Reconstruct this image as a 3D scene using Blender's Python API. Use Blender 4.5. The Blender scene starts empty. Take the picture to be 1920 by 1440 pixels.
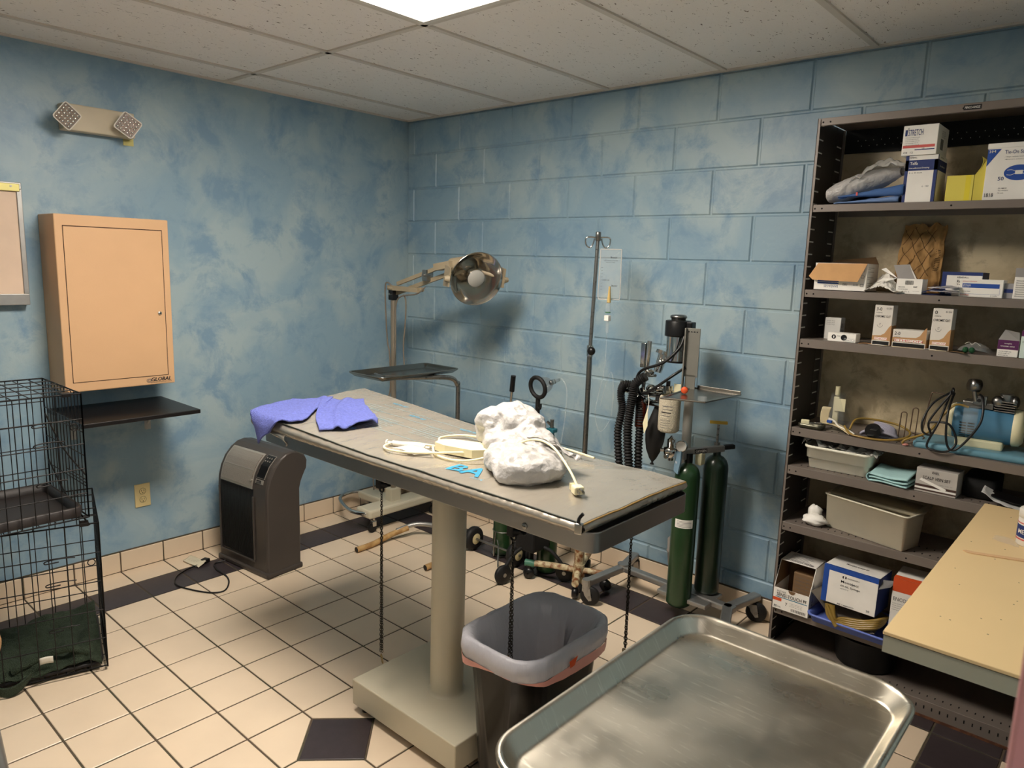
import bpy, bmesh, math, random
from math import pi, sin, cos, radians as rad
from mathutils import Vector as V, Matrix, noise
S = bpy.context.scene
COL = S.collection
random.seed(4)

# ------------------------------------------------------------------ camera, light, exposure
CAM = V((3.6533, -3.0862, 1.5671)); yaw, pitch, roll = -0.722, -0.1664, 0.0314
fw = V((sin(yaw)*cos(pitch), cos(yaw)*cos(pitch), sin(pitch)))
r0 = V((cos(yaw), -sin(yaw), 0)); u0 = r0.cross(fw)
rr = cos(roll)*r0 + sin(roll)*u0; uu = -sin(roll)*r0 + cos(roll)*u0
cd = bpy.data.cameras.new('camera'); co = bpy.data.objects.new('camera', cd); COL.objects.link(co)
co.matrix_world = Matrix(((rr.x, uu.x, -fw.x, CAM.x), (rr.y, uu.y, -fw.y, CAM.y), (rr.z, uu.z, -fw.z, CAM.z), (0, 0, 0, 1)))
cd.sensor_width = 36; cd.lens = 1354.1/1920*36; cd.clip_start = 0.02
cd.dof.use_dof = True; cd.dof.focus_distance = 2.9; cd.dof.aperture_fstop = 7.0
S.camera = co
S.view_settings.view_transform = 'Standard'; S.view_settings.look = 'None'
S.view_settings.gamma = 1; S.view_settings.use_curve_mapping = False
S.view_settings.exposure = 0.0
LIGHT_STRENGTH = 31.5           # ceiling troffer diffuser, scaled down for the added hall panel
LIGHT_COLOR = (1.0, 0.905, 0.795)
w = bpy.data.worlds.new('world'); S.world = w; w.use_nodes = True
w.node_tree.nodes['Background'].inputs[0].default_value = (1, .9, .78, 1)
w.node_tree.nodes['Background'].inputs[1].default_value = 0.12

# ------------------------------------------------------------------ materials
def srgb(c):
    return tuple(((x/255)/12.92 if x/255 <= .04045 else ((x/255+.055)/1.055)**2.4) for x in c) + (1,)
MATS = {}
def mat(name, c=(128, 128, 128), rough=.5, metal=0, var=0, vscale=8, bump=0, bscale=60, trans=0, ior=1.45, alpha=1,
        emit=None, estr=0, c2=None, stretch=None, spec=.5, coat=0, sub=0, wear=None):
    if name in MATS: return MATS[name]
    m = bpy.data.materials.new(name); m.use_nodes = True; MATS[name] = m
    nt = m.node_tree; b = nt.nodes['Principled BSDF']; N = nt.nodes.new; L = nt.links.new
    b.inputs['Base Color'].default_value = srgb(c); b.inputs['Roughness'].default_value = rough
    b.inputs['Metallic'].default_value = metal; b.inputs['Transmission Weight'].default_value = trans
    b.inputs['IOR'].default_value = ior; b.inputs['Alpha'].default_value = alpha
    b.inputs['Specular IOR Level'].default_value = spec; b.inputs['Coat Weight'].default_value = coat
    if emit: b.inputs['Emission Color'].default_value = emit+(1,); b.inputs['Emission Strength'].default_value = estr
    tc = N('ShaderNodeTexCoord'); mp = N('ShaderNodeMapping'); L(tc.outputs['Object'], mp.inputs[0])
    if stretch: mp.inputs['Scale'].default_value = stretch
    n = N('ShaderNodeTexNoise'); n.inputs['Scale'].default_value = vscale; n.inputs['Detail'].default_value = 6
    L(mp.outputs[0], n.inputs['Vector'])
    cr = N('ShaderNodeValToRGB'); L(n.outputs['Fac'], cr.inputs[0])
    v = var if (var or c2) else .06
    if c2:
        cr.color_ramp.elements[0].position = .42; cr.color_ramp.elements[1].position = .6
        cr.color_ramp.elements[0].color = srgb(c); cr.color_ramp.elements[1].color = srgb(c2)
    else:
        a = tuple(x*(1-v) for x in srgb(c)[:3])+(1,); d = tuple(min(1, x*(1+v)) for x in srgb(c)[:3])+(1,)
        cr.color_ramp.elements[0].position = .3; cr.color_ramp.elements[1].position = .7
        cr.color_ramp.elements[0].color = a; cr.color_ramp.elements[1].color = d
    L(cr.outputs[0], b.inputs['Base Color'])
    if wear:      # fine roughness variation
        rn = N('ShaderNodeMapRange'); L(n.outputs['Fac'], rn.inputs[0])
        rn.inputs['From Min'].default_value = .3; rn.inputs['From Max'].default_value = .7
        rn.inputs['To Min'].default_value = max(.02, rough-wear); rn.inputs['To Max'].default_value = rough+wear
        L(rn.outputs[0], b.inputs['Roughness'])
    if bump:
        n2 = N('ShaderNodeTexNoise'); n2.inputs['Scale'].default_value = bscale; n2.inputs['Detail'].default_value = 4
        L(mp.outputs[0], n2.inputs['Vector'])
        bp = N('ShaderNodeBump'); bp.inputs['Strength'].default_value = bump; bp.inputs['Distance'].default_value = .01
        L(n2.outputs['Fac'], bp.inputs['Height']); L(bp.outputs[0], b.inputs['Normal'])
    return m

def wall_paint(name, dark, mid, pale, fine=1.0, bumps=.25):
    m = bpy.data.materials.new(name); m.use_nodes = True; nt = m.node_tree; b = nt.nodes['Principled BSDF']
    N = nt.nodes.new; L = nt.links.new
    tc = N('ShaderNodeTexCoord')
    def nz(sc, det, dist, rough=.55):
        n = N('ShaderNodeTexNoise'); n.inputs['Scale'].default_value = sc*fine; n.inputs['Detail'].default_value = det
        n.inputs['Distortion'].default_value = dist; n.inputs['Roughness'].default_value = rough; L(tc.outputs['Object'], n.inputs['Vector']); return n
    def ramp(n, p0, p1, c0, c1):
        r = N('ShaderNodeValToRGB'); e = r.color_ramp.elements; e[0].position = p0; e[1].position = p1; e[0].color = c0; e[1].color = c1
        L(n.outputs['Fac'], r.inputs[0]); return r
    big = ramp(nz(2.6, 5, .6), .42, .60, srgb(mid), srgb(pale))
    pat = ramp(nz(5.0, 12, .35, .66), .48, .62, (0, 0, 0, 1), (.95, .95, .95, 1))
    mx = N('ShaderNodeMix'); mx.data_type = 'RGBA'; L(pat.outputs[0], mx.inputs['Factor']); L(big.outputs[0], mx.inputs['A']); mx.inputs['B'].default_value = srgb(dark)
    fl = ramp(nz(12, 14, .9, .72), .60, .70, (0, 0, 0, 1), (.55, .55, .55, 1))
    m2 = N('ShaderNodeMix'); m2.data_type = 'RGBA'; L(fl.outputs[0], m2.inputs['Factor']); L(mx.outputs['Result'], m2.inputs['A']); m2.inputs['B'].default_value = srgb(pale)
    L(m2.outputs['Result'], b.inputs['Base Color'])
    b.inputs['Roughness'].default_value = .42
    bp = N('ShaderNodeBump'); bp.inputs['Strength'].default_value = bumps; bp.inputs['Distance'].default_value = .004
    L(nz(26, 8, .8).outputs['Fac'], bp.inputs['Height']); L(bp.outputs[0], b.inputs['Normal'])
    return m

def ceiling_mat():
    m = bpy.data.materials.new('ceiling_tile'); m.use_nodes = True; nt = m.node_tree; b = nt.nodes['Principled BSDF']
    N = nt.nodes.new; L = nt.links.new
    tc = N('ShaderNodeTexCoord'); mp = N('ShaderNodeMapping'); mp.inputs['Scale'].default_value = (1, .42, 1); L(tc.outputs['Object'], mp.inputs[0])
    n = N('ShaderNodeTexNoise'); n.inputs['Scale'].default_value = 95; n.inputs['Detail'].default_value = 2.5; n.inputs['Distortion'].default_value = 1.2; L(mp.outputs[0], n.inputs['Vector'])
    r = N('ShaderNodeValToRGB'); e = r.color_ramp.elements; e[0].position = .665; e[0].color = srgb((244, 239, 233)); e[1].position = .71; e[1].color = srgb((120, 104, 90))
    L(n.outputs['Fac'], r.inputs[0]); L(r.outputs[0], b.inputs['Base Color']); b.inputs['Roughness'].default_value = .95
    bp = N('ShaderNodeBump'); bp.invert = True; bp.inputs['Strength'].default_value = .5; bp.inputs['Distance'].default_value = .003
    L(r.outputs['Alpha'], bp.inputs['Height']); L(n.outputs['Fac'], bp.inputs['Height']); L(bp.outputs[0], b.inputs['Normal'])
    return m

def scratched_steel():
    m = bpy.data.materials.new('scratched_steel'); m.use_nodes = True; nt = m.node_tree; b = nt.nodes['Principled BSDF']
    N = nt.nodes.new; L = nt.links.new; tc = N('ShaderNodeTexCoord')
    b.inputs['Metallic'].default_value = 1; b.inputs['Base Color'].default_value = srgb((200, 194, 180))
    n = N('ShaderNodeTexNoise'); n.inputs['Scale'].default_value = 7; n.inputs['Detail'].default_value = 8; L(tc.outputs['Object'], n.inputs['Vector'])
    mr = N('ShaderNodeMapRange'); mr.inputs['From Min'].default_value = .35; mr.inputs['From Max'].default_value = .65
    mr.inputs['To Min'].default_value = .24; mr.inputs['To Max'].default_value = .42; L(n.outputs['Fac'], mr.inputs[0]); L(mr.outputs[0], b.inputs['Roughness'])
    hs = None
    for i, (rz, sc) in enumerate(((.9, 16), (.6, 11), (1.6, 13))):
        mp = N('ShaderNodeMapping'); mp.inputs['Rotation'].default_value = (0, 0, rz); mp.inputs['Scale'].default_value = (1, 14, 1); L(tc.outputs['Object'], mp.inputs[0])
        s = N('ShaderNodeTexNoise'); s.inputs['Scale'].default_value = sc; s.inputs['Detail'].default_value = 2; s.inputs['Distortion'].default_value = 1.2; L(mp.outputs[0], s.inputs['Vector'])
        r = N('ShaderNodeValToRGB'); r.color_ramp.elements[0].position = .66; r.color_ramp.elements[1].position = .72; L(s.outputs['Fac'], r.inputs[0])
        if hs is None: hs = r.outputs[0]
        else:
            a = N('ShaderNodeMath'); a.operation = 'MAXIMUM'; L(hs, a.inputs[0]); L(r.outputs[0], a.inputs[1]); hs = a.outputs[0]
    mc = N('ShaderNodeMix'); mc.data_type = 'RGBA'; mc.inputs['A'].default_value = srgb((196, 190, 176)); mc.inputs['B'].default_value = srgb((238, 234, 220))
    mu = N('ShaderNodeMath'); mu.operation = 'MULTIPLY'; mu.inputs[1].default_value = .5; L(hs, mu.inputs[0]); L(mu.outputs[0], mc.inputs['Factor']); L(mc.outputs['Result'], b.inputs['Base Color'])
    bp = N('ShaderNodeBump'); bp.inputs['Strength'].default_value = .12; bp.inputs['Distance'].default_value = .001; L(hs, bp.inputs['Height']); L(bp.outputs[0], b.inputs['Normal'])
    return m

M_wall = wall_paint('blue_faux_paint', (122, 153, 176), (139, 167, 183), (163, 183, 189))
M_tan = wall_paint('tan_mottled_board', (164, 148, 118), (182, 166, 134), (206, 190, 156), 2.2, .05)
M_ceil = ceiling_mat()
M_pan = scratched_steel()
tile_w = mat('cream_tile', (220, 200, 174), .32, var=.04, vscale=5, bump=.03, bscale=20)
tile_d = mat('charcoal_tile', (58, 50, 52), .34, var=.12, vscale=30)
grout = mat('grout', (88, 74, 60), .9, c2=(72, 68, 52), vscale=7, bump=.3, bscale=200)
steel = mat('brushed_steel', (150, 148, 144), .32, 1, var=.08, vscale=3, stretch=(1, 30, 30), wear=.06)
dsteel = mat('table_rim_steel', (158, 156, 153), .40, 1, var=.04, vscale=5)
chrome = mat('chrome', (205, 203, 198), .10, 1)
alum = mat('cast_aluminium', (168, 166, 162), .42, .85, var=.08, vscale=20)
tray_steel = mat('tray_steel', (150, 146, 138), .26, 1)
cream_metal = mat('cream_enamel', (205, 196, 172), .38, var=.05, vscale=4, bump=.02)
cabinet_tan = mat('tan_powder_coat', (214, 172, 130), .5, var=.02, bump=.04, bscale=250)
cab_side = cabinet_tan
shelf_grey = mat('taupe_shelf_metal', (124, 114, 106), .42, .15, var=.06, vscale=6)
shelf_dark = mat('dark_shelf_side', (66, 60, 56), .5, .1, var=.1)
slot_pale = mat('lit_slot', (232, 230, 222), .5)  # pale colour paints in light seen through slots and holes
black = mat('black_plastic', (16, 15, 16), .35)
blackm = mat('black_matte', (14, 13, 13), .7)
rubber = mat('black_rubber', (20, 19, 19), .62, bump=.1)
wire = mat('black_wire', (24, 22, 22), .38, .3)
traybr = mat('crate_pan', (42, 36, 34), .5)
white = mat('white_card', (242, 238, 230), .6)
whitep = mat('white_plastic', (222, 217, 206), .4)
creamp = mat('ivory_plastic', (232, 224, 186), .42)
ivory = mat('ivory_outlet', (224, 205, 150), .4)
ink = mat('black_ink', (28, 26, 28), .6)
grayink = mat('grey_ink', (110, 108, 108), .6)
blue = mat('navy_print', (34, 52, 110), .55)
blue2 = mat('royal_print', (32, 76, 160), .55)
red = mat('red_print', (205, 90, 84), .55)
orange = mat('orange_print', (216, 84, 38), .55)
purple = mat('purple_print', (88, 30, 84), .55)
teal = mat('teal_print', (40, 120, 150), .55)
kraft = mat('kraft_card', (196, 150, 98), .7, var=.05, vscale=30)
kraft_in = mat('brown_card_inside', (120, 92, 62), .8)
yellow = mat('yellow_card', (226, 210, 92), .6)
tanprint = mat('tan_print', (188, 144, 98), .6)
padgrey = mat('silver_vinyl', (190, 182, 168), .25, .6, var=.03, vscale=5, bump=.32, bscale=12, stretch=(2.4, 1, 1))
padprint = mat('blue_pad_print', (52, 140, 176), .5)
padfine = mat('faded_pad_print', (120, 150, 158), .5)
zipm = mat('dark_zip', (48, 52, 44), .6)
terry = mat('periwinkle_terry', (112, 122, 200), .95, var=.14, vscale=120, bump=1.0, bscale=320)
film = mat('thin_film', (226, 223, 216), .15, alpha=.42, spec=.8)
maskp = mat('mask_plastic', (120, 124, 124), .08, alpha=.38, spec=.8)
greenterry = mat('green_terry', (52, 64, 48), .95, var=.2, vscale=90, bump=1.0, bscale=260)
bagw = mat('white_bag_film', (182, 179, 176), .33, bump=.6, bscale=60, var=.02)
heater_m = mat('heater_brown_grey', (70, 64, 60), .38, .1, var=.04)
silver = mat('silver_plastic', (176, 170, 160), .35, .5)
tank_g = mat('green_tank', (34, 62, 34), .3, var=.12, vscale=14, coat=.3)
tank_s = mat('dark_green_tank', (24, 40, 26), .32, var=.12, vscale=14, coat=.3)
pumpblue = mat('pump_blue', (78, 128, 160), .4, var=.06)
basinb = mat('base_blue', (104, 150, 168), .4, var=.08, vscale=16)
laminate = mat('cream_laminate', (238, 208, 156), .45, var=.02, vscale=3)
lam_edge = mat('grey_green_edge', (176, 176, 158), .5, var=.04)
pinkp = mat('pink_paint', (196, 140, 142), .5, var=.05, vscale=5)
woodm = mat('worn_wood', (168, 130, 92), .5, var=.15, vscale=12, stretch=(1, 8, 1))
tape = mat('tan_tape', (196, 160, 106), .6, c2=(168, 128, 76), vscale=24, bump=.2)
rust = mat('rusty_cream', (200, 186, 150), .6, c2=(122, 74, 38), vscale=34, bump=.2)
knit = mat('amber_tubing', (168, 138, 66), .3, trans=.3)
lblue = mat('pale_blue_cloth', (168, 206, 206), .8, bump=.2)
tubw = mat('off_white_tub', (238, 234, 216), .45)
binw = mat('frosted_bin', (226, 218, 196), .42)
periw = mat('periwinkle_plastic', (98, 118, 196), .4)
paperb = mat('brown_paper', (166, 128, 78), .8, var=.12, vscale=9, bump=.5, bscale=18)
linegr = mat('dark_line_print', (70, 48, 24), .8)
amber = mat('amber_glass', (70, 22, 10), .12, spec=.7)
granule = mat('soda_lime', (206, 196, 172), .8, var=.2, vscale=220, bump=.8, bscale=260)
clear = mat('clear_plastic', (222, 226, 224), .06, alpha=.13, spec=.8)
liner = mat('grey_liner_film', (192, 190, 196), .26, bump=.7, bscale=26, stretch=(1, 1, .3))
linerp = mat('pink_liner_band', (226, 160, 148), .4, alpha=.95)
bluehand = mat('pale_blue_lever', (120, 150, 170), .5)
ycap = mat('yellow_cap', (196, 162, 60), .5)
greencap = mat('green_cap', (70, 120, 98), .4)
valve_t = mat('teal_valve', (40, 104, 118), .4)
beige = mat('beige_bracket', (160, 146, 120), .45)
lampi = mat('polished_reflector', (210, 206, 198), .12, 1, wear=.05)
frost = mat('lamp_disc', (170, 168, 160), .5)
gold = mat('brass_strip', (196, 186, 120), .35, .6)
viewer = mat('viewer_panel', (222, 196, 172), .5)

# ------------------------------------------------------------------ mesh builder
class MB:
    def __init__(s): s.v = []; s.f = []; s.mi = []; s.sm = []; s.mats = []; s.cur = 0; s.X = None
    def use(s, m):
        if m not in s.mats: s.mats.append(m)
        s.cur = s.mats.index(m); return s
    def add(s, vs, fs, smooth=False):
        o = len(s.v)
        for p in vs:
            p = V(p); s.v.append(s.X @ p if s.X is not None else p)
        for f in fs: s.f.append(tuple(i+o for i in f)); s.mi.append(s.cur); s.sm.append(smooth)
        return s
    def bm(s, b, smooth=False):
        b.verts.index_update(); s.add([v.co.copy() for v in b.verts], [[v.index for v in f.verts] for f in b.faces], smooth); b.free(); return s
    def box(s, x0, x1, y0, y1, z0, z1, bev=0, seg=2, rz=0, piv=None, smooth=False):
        b = bmesh.new(); bmesh.ops.create_cube(b, size=1)
        for v in b.verts: v.co = V(((x0+x1)/2+v.co.x*(x1-x0), (y0+y1)/2+v.co.y*(y1-y0), (z0+z1)/2+v.co.z*(z1-z0)))
        if bev: bmesh.ops.bevel(b, geom=b.edges[:], offset=bev, segments=seg, affect='EDGES', profile=.5)
        if rz:
            p = V(piv) if piv else V(((x0+x1)/2, (y0+y1)/2, 0)); R = Matrix.Rotation(rz, 3, 'Z')
            for v in b.verts: v.co = R @ (v.co-p) + p
        return s.bm(b, smooth)
    def cyl(s, p0, p1, r, r1=None, seg=16, cap=True, smooth=True):
        p0 = V(p0); p1 = V(p1); d = (p1-p0); r1 = r if r1 is None else r1
        q = d.to_track_quat('Z', 'Y'); a = q @ V((1, 0, 0)); b = q @ V((0, 1, 0)); vs = []
        for p, R in ((p0, r), (p1, r1)):
            for i in range(seg): t = 2*pi*i/seg; vs.append(p+a*cos(t)*R+b*sin(t)*R)
        s.add(vs, [(i, (i+1) % seg, seg+(i+1) % seg, seg+i) for i in range(seg)], smooth)
        if cap: s.add(vs, [tuple(range(seg-1, -1, -1)), tuple(range(seg, 2*seg))])
        return s
    def tube(s, pts, r, seg=8, sub=6, closed=False, smooth=True, cap=True):
        P = spline(pts, sub, closed); n = len(P); vs = []; T = []
        for i in range(n):
            a = P[(i-1) % n if closed else max(i-1, 0)]; b = P[(i+1) % n if closed else min(i+1, n-1)]
            T.append((b-a).normalized())
        up = V((0, 0, 1)) if abs(T[0].z) < .9 else V((1, 0, 0))
        nrm = (up - T[0]*up.dot(T[0])).normalized()
        for i in range(n):
            nrm = (nrm - T[i]*nrm.dot(T[i])); nrm = nrm.normalized() if nrm.length > 1e-6 else V((1, 0, 0)); bn = T[i].cross(nrm)
            R = r(i/(n-1)) if callable(r) else r
            for k in range(seg): t = 2*pi*k/seg; vs.append(P[i]+nrm*cos(t)*R+bn*sin(t)*R)
        fs = []
        for i in range(n if closed else n-1):
            j = (i+1) % n
            for k in range(seg): fs.append((i*seg+k, i*seg+(k+1) % seg, j*seg+(k+1) % seg, j*seg+k))
        s.add(vs, fs, smooth)
        if cap and not closed: s.add(vs, [tuple(range(seg-1, -1, -1)), tuple((n-1)*seg+k for k in range(seg))])
        return s
    def lathe(s, prof, o=(0, 0, 0), ax=(0, 0, 1), seg=24, smooth=True):
        o = V(o); q = V(ax).to_track_quat('Z', 'Y'); a = q @ V((1, 0, 0)); b = q @ V((0, 1, 0)); z = V(ax).normalized(); vs = []
        for r, h in prof:
            for i in range(seg): t = 2*pi*i/seg; vs.append(o+z*h+a*cos(t)*r+b*sin(t)*r)
        fs = [(j*seg+i, j*seg+(i+1) % seg, (j+1)*seg+(i+1) % seg, (j+1)*seg+i) for j in range(len(prof)-1) for i in range(seg)]
        return s.add(vs, fs, smooth)
    def prism(s, poly, z0, z1, mp=None, smooth=False):
        mp = mp or (lambda x, y, z: (x, y, z)); n = len(poly)
        vs = [mp(x, y, z0) for x, y in poly]+[mp(x, y, z1) for x, y in poly]
        return s.add(vs, [tuple(range(n-1, -1, -1)), tuple(range(n, 2*n))]+[(i, (i+1) % n, n+(i+1) % n, n+i) for i in range(n)], smooth)
    def grid(s, nu, nv, fn, smooth=True, thick=0):
        vs = [V(fn(i/nu, j/nv)) for j in range(nv+1) for i in range(nu+1)]
        fs = [(j*(nu+1)+i, j*(nu+1)+i+1, (j+1)*(nu+1)+i+1, (j+1)*(nu+1)+i) for j in range(nv) for i in range(nu)]
        if thick:
            n = len(vs); nr = [V((0, 0, 0)) for _ in vs]
            for f in fs:
                k = (vs[f[1]]-vs[f[0]]).cross(vs[f[3]]-vs[f[0]])
                for i in f: nr[i] += k
            vs2 = [p-q.normalized()*thick if q.length > 0 else p for p, q in zip(vs, nr)]
            fs += [tuple(i+n for i in reversed(f)) for f in fs]
            ring = [i for i in range(nu+1)]+[j*(nu+1)+nu for j in range(1, nv+1)]+[nv*(nu+1)+i for i in range(nu-1, -1, -1)]+[j*(nu+1) for j in range(nv-1, 0, -1)]
            m = len(ring)
            for i in range(m): a, b = ring[i], ring[(i+1) % m]; fs.append((b, a, a+n, b+n))
            vs += vs2
        return s.add(vs, fs, smooth)
    def ell(s, c, r, seg=16, rings=10, fn=None):
        c = V(c); vs = []
        for j in range(rings+1):
            ph = pi*j/rings
            for i in range(seg):
                t = 2*pi*i/seg; d = V((sin(ph)*cos(t), sin(ph)*sin(t), cos(ph))); k = fn(d) if fn else 1
                vs.append(c+V((d.x*r[0]*k, d.y*r[1]*k, d.z*r[2]*k)))
        return s.add(vs, [(j*seg+i, (j+1)*seg+i, (j+1)*seg+(i+1) % seg, j*seg+(i+1) % seg) for j in range(rings) for i in range(seg)], True)
    def torus(s, c, ax, R, r, seg=24, k=6, sy=1, a0=0):
        q = V(ax).to_track_quat('Z', 'Y'); a = q @ V((1, 0, 0)); b = q @ V((0, 1, 0)); z = V(ax).normalized(); c = V(c); vs = []
        for i in range(seg):
            t = 2*pi*i/seg+a0; d = a*cos(t)+b*sin(t)
            for j in range(k): u = 2*pi*j/k; vs.append(c+d*(R+r*cos(u))+z*r*sin(u))
        return s.add(vs, [(i*k+j, ((i+1) % seg)*k+j, ((i+1) % seg)*k+(j+1) % k, i*k+(j+1) % k) for i in range(seg) for j in range(k)], True)
    def quad(s, a, b, c, d): return s.add([a, b, c, d], [(0, 1, 2, 3)])
    def text(s, body, o, ux, uy, wd, ht, off=.0006, shear=0):
        """lettering fitted into a wd x ht rectangle whose lower left corner is o"""
        if not body: return s
        vs, fs = glyphs(body); o = V(o); ux = V(ux).normalized(); uy = V(uy).normalized(); n = ux.cross(uy)
        return s.add([o+ux*(x*wd+y*ht*shear)+uy*(y*ht)+n*off for x, y in vs], fs)

GL = {}
def glyphs(body):
    if body in GL: return GL[body]
    c = bpy.data.curves.new('t', 'FONT'); c.body = body; c.size = 1; c.resolution_u = 2; c.offset = .006
    o = bpy.data.objects.new('t', c); me = o.to_mesh()
    xs = [v.co.x for v in me.vertices]; ys = [v.co.y for v in me.vertices]
    x0, x1, y0, y1 = min(xs), max(xs), min(ys), max(ys)
    r = ([((v.co.x-x0)/(x1-x0), (v.co.y-y0)/(y1-y0)) for v in me.vertices], [tuple(p.vertices) for p in me.polygons])
    o.to_mesh_clear(); bpy.data.objects.remove(o); bpy.data.curves.remove(c)
    GL[body] = r; return r

def spline(pts, sub=6, closed=False):
    P = [V(p) for p in pts]; n = len(P)
    if sub <= 1 or n < 3: return P
    out = []
    for i in range(n if closed else n-1):
        p0 = P[(i-1) % n] if closed or i > 0 else P[0]; p1 = P[i]; p2 = P[(i+1) % n]; p3 = P[(i+2) % n] if closed or i+2 < n else P[-1]
        for k in range(sub):
            t = k/sub; out.append(.5*((2*p1)+(p2-p0)*t+(2*p0-5*p1+4*p2-p3)*t*t+(3*p1-p0-3*p2+p3)*t**3))
    if not closed: out.append(P[-1])
    return out

ORG = {}
def thing(name, label, cat, loc=(0, 0, 0), group=None):
    o = bpy.data.objects.new(name, None); COL.objects.link(o); o.location = loc; o.empty_display_size = .05
    o['label'] = label; o['category'] = cat
    if group: o['group'] = group
    ORG[o.name] = V(loc); return o
def build(name, mb, parent=None, label=None, cat=None, group=None, kind=None, mod=None, org=None):
    me = bpy.data.meshes.new(name)
    if parent is not None: og = ORG[parent.name]
    elif kind == 'structure': og = V((0, 0, 0))
    elif org: og = V(org)
    else:
        xs = [p.x for p in mb.v]; ys = [p.y for p in mb.v]; og = V(((min(xs)+max(xs))/2, (min(ys)+max(ys))/2, min(p.z for p in mb.v)))
    me.from_pydata([tuple(p-og) for p in mb.v], [], mb.f)
    for m in mb.mats: me.materials.append(m)
    me.polygons.foreach_set('material_index', mb.mi); me.polygons.foreach_set('use_smooth', mb.sm); me.update()
    o = bpy.data.objects.new(name, me); COL.objects.link(o); ORG[o.name] = og
    if parent is not None: o.parent = parent
    else: o.location = og
    if label: o['label'] = label
    if cat: o['category'] = cat
    if group: o['group'] = group
    if kind: o['kind'] = kind
    return o
def nz(x, y, z=0, s=1.0): return noise.noise(V((x*s, y*s, z*s)))
def B(m): return MB().use(m)
def rring(x0, x1, y0, y1, r, seg=6):
    out = []
    for cx, cy, a in ((x1-r, y0+r, -pi/2), (x1-r, y1-r, 0), (x0+r, y1-r, pi/2), (x0+r, y0+r, pi)):
        for k in range(seg+1): t = a+pi/2*k/seg; out.append((cx+r*cos(t), cy+r*sin(t)))
    return out
def loft(mb, rings, smooth=True, cap0=False, cap1=False):
    n = len(rings[0]); assert all(len(r) == n for r in rings); vs = [p for r in rings for p in r]
    mb.add(vs, [(j*n+i, j*n+(i+1) % n, (j+1)*n+(i+1) % n, (j+1)*n+i) for j in range(len(rings)-1) for i in range(n)], smooth)
    if cap0: mb.add(rings[0], [tuple(range(n-1, -1, -1))])
    if cap1: mb.add(rings[-1], [tuple(range(n))])
    return mb
def rpan(mb, x0, x1, y0, y1, prof, r, seg=6, cap=True):
    """rounded rectangular dish: prof = list of (inset, z)"""
    rings = [[(x, y, z) for x, y in rring(x0+i, x1-i, y0+i, y1-i, max(r-i, .004), seg)] for i, z in prof]
    return loft(mb, rings, True, False, cap)

# ------------------------------------------------------------------ room shell
H = 2.415
XL = [0, .177]+[.3812+.2059*k for k in range(16)]+[3.72]
YL = [0, -.175]+[-.381-.2061*k for k in range(20)]
XL2 = XL+[3.72+.2059*k for k in range(1, 6)]
DC = V((1.8225, -1.8238)); DR = .148
def clip(poly, n, d):
    out = []
    for i in range(len(poly)):
        a, b = poly[i], poly[(i+1) % len(poly)]; da = a[0]*n[0]+a[1]*n[1]-d; db = b[0]*n[0]+b[1]*n[1]-d
        if da >= 0: out.append(a)
        if da*db < 0: t = da/(da-db); out.append((a[0]+(b[0]-a[0])*t, a[1]+(b[1]-a[1])*t))
    return out
fl = B(grout); fl.box(-.02, 4.8, -4.6, .02, -.06, -.0025)
g = .0035
def slab(poly, m):
    fl.use(m); n = len(poly); c = (sum(p[0] for p in poly)/n, sum(p[1] for p in poly)/n)
    ins = [(p[0]+(c[0]-p[0])*.018, p[1]+(c[1]-p[1])*.018) for p in poly]
    vs = [(x, y, -.004) for x, y in poly]+[(x, y, -.0012) for x, y in poly]+[(x, y, 0) for x, y in ins]
    fl.add(vs, [(i, (i+1) % n, n+(i+1) % n, n+i) for i in range(n)]+[(n+i, n+(i+1) % n, 2*n+(i+1) % n, 2*n+i) for i in range(n)]+[tuple(range(2*n, 3*n))])
for i in range(len(XL2)-1):
    for j in range(len(YL)-1):
        x0, x1, y1, y0 = XL2[i]+g, XL2[i+1]-g, YL[j]-g, YL[j+1]+g
        if x1-x0 < .02: continue
        dark = (i == 1) or abs(XL2[i]-3.264) < .02 or (j == 1)
        poly = [(x0, y0), (x1, y0), (x1, y1), (x0, y1)]
        cx, cy = (x0+x1)/2, (y0+y1)/2
        if abs(cx-DC.x) < .2 and abs(cy-DC.y) < .2:
            sx = 1 if cx > DC.x else -1; sy = 1 if cy > DC.y else -1
            poly = clip(poly, (sx, sy), sx*DC.x+sy*DC.y+DR+.006)
        slab(poly, tile_d if dark else tile_w)
slab([(DC.x, DC.y-DR+.004), (DC.x+DR-.004, DC.y), (DC.x, DC.y+DR-.004), (DC.x-DR+.004, DC.y)], tile_d)
build('floor', fl, kind='structure')

# left wall: plain plaster; back wall: painted concrete block built course by course
build('wall_left', B(M_wall).box(-.12, 0, -4.6, .12, 0, H+.05), kind='structure')
wb = B(M_wall); wb.box(0, 3.9, .006, .12, 0, H+.05)
zA, bx = 2.210, .2678
k = 0; z1 = H+.05
rows = [(zA+.2032, zA)]+[(zA-.2032*i, zA-.2032*(i+1)) for i in range(11)]
for i, (zt, zb) in enumerate(rows):
    zb = max(zb, 0); zt = min(zt, H+.04)
    off = bx if i % 2 == 1 else bx+.2032
    xs = [0]+[off-.4064+.4064*q for q in range(-1, 12)]; xs = sorted(x for x in xs if x >= 0); xs = [x for x in xs if x < 3.85]+[3.85]
    for a, b_ in zip(xs[:-1], xs[1:]):
        if b_-a < .02: continue
        o_, c_ = .0035, .009
        ring = lambda e, y: [(a+e, y, zb+e), (b_-e, y, zb+e), (b_-e, y, zt-e), (a+e, y, zt-e)]
        vs = ring(o_, .0055)+ring(c_, 0)
        wb.add(vs, [(n_, (n_+1) % 4, 4+(n_+1) % 4, 4+n_) for n_ in range(4)]+[(4, 5, 6, 7)])
build('wall_back', wb, kind='structure')
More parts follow.
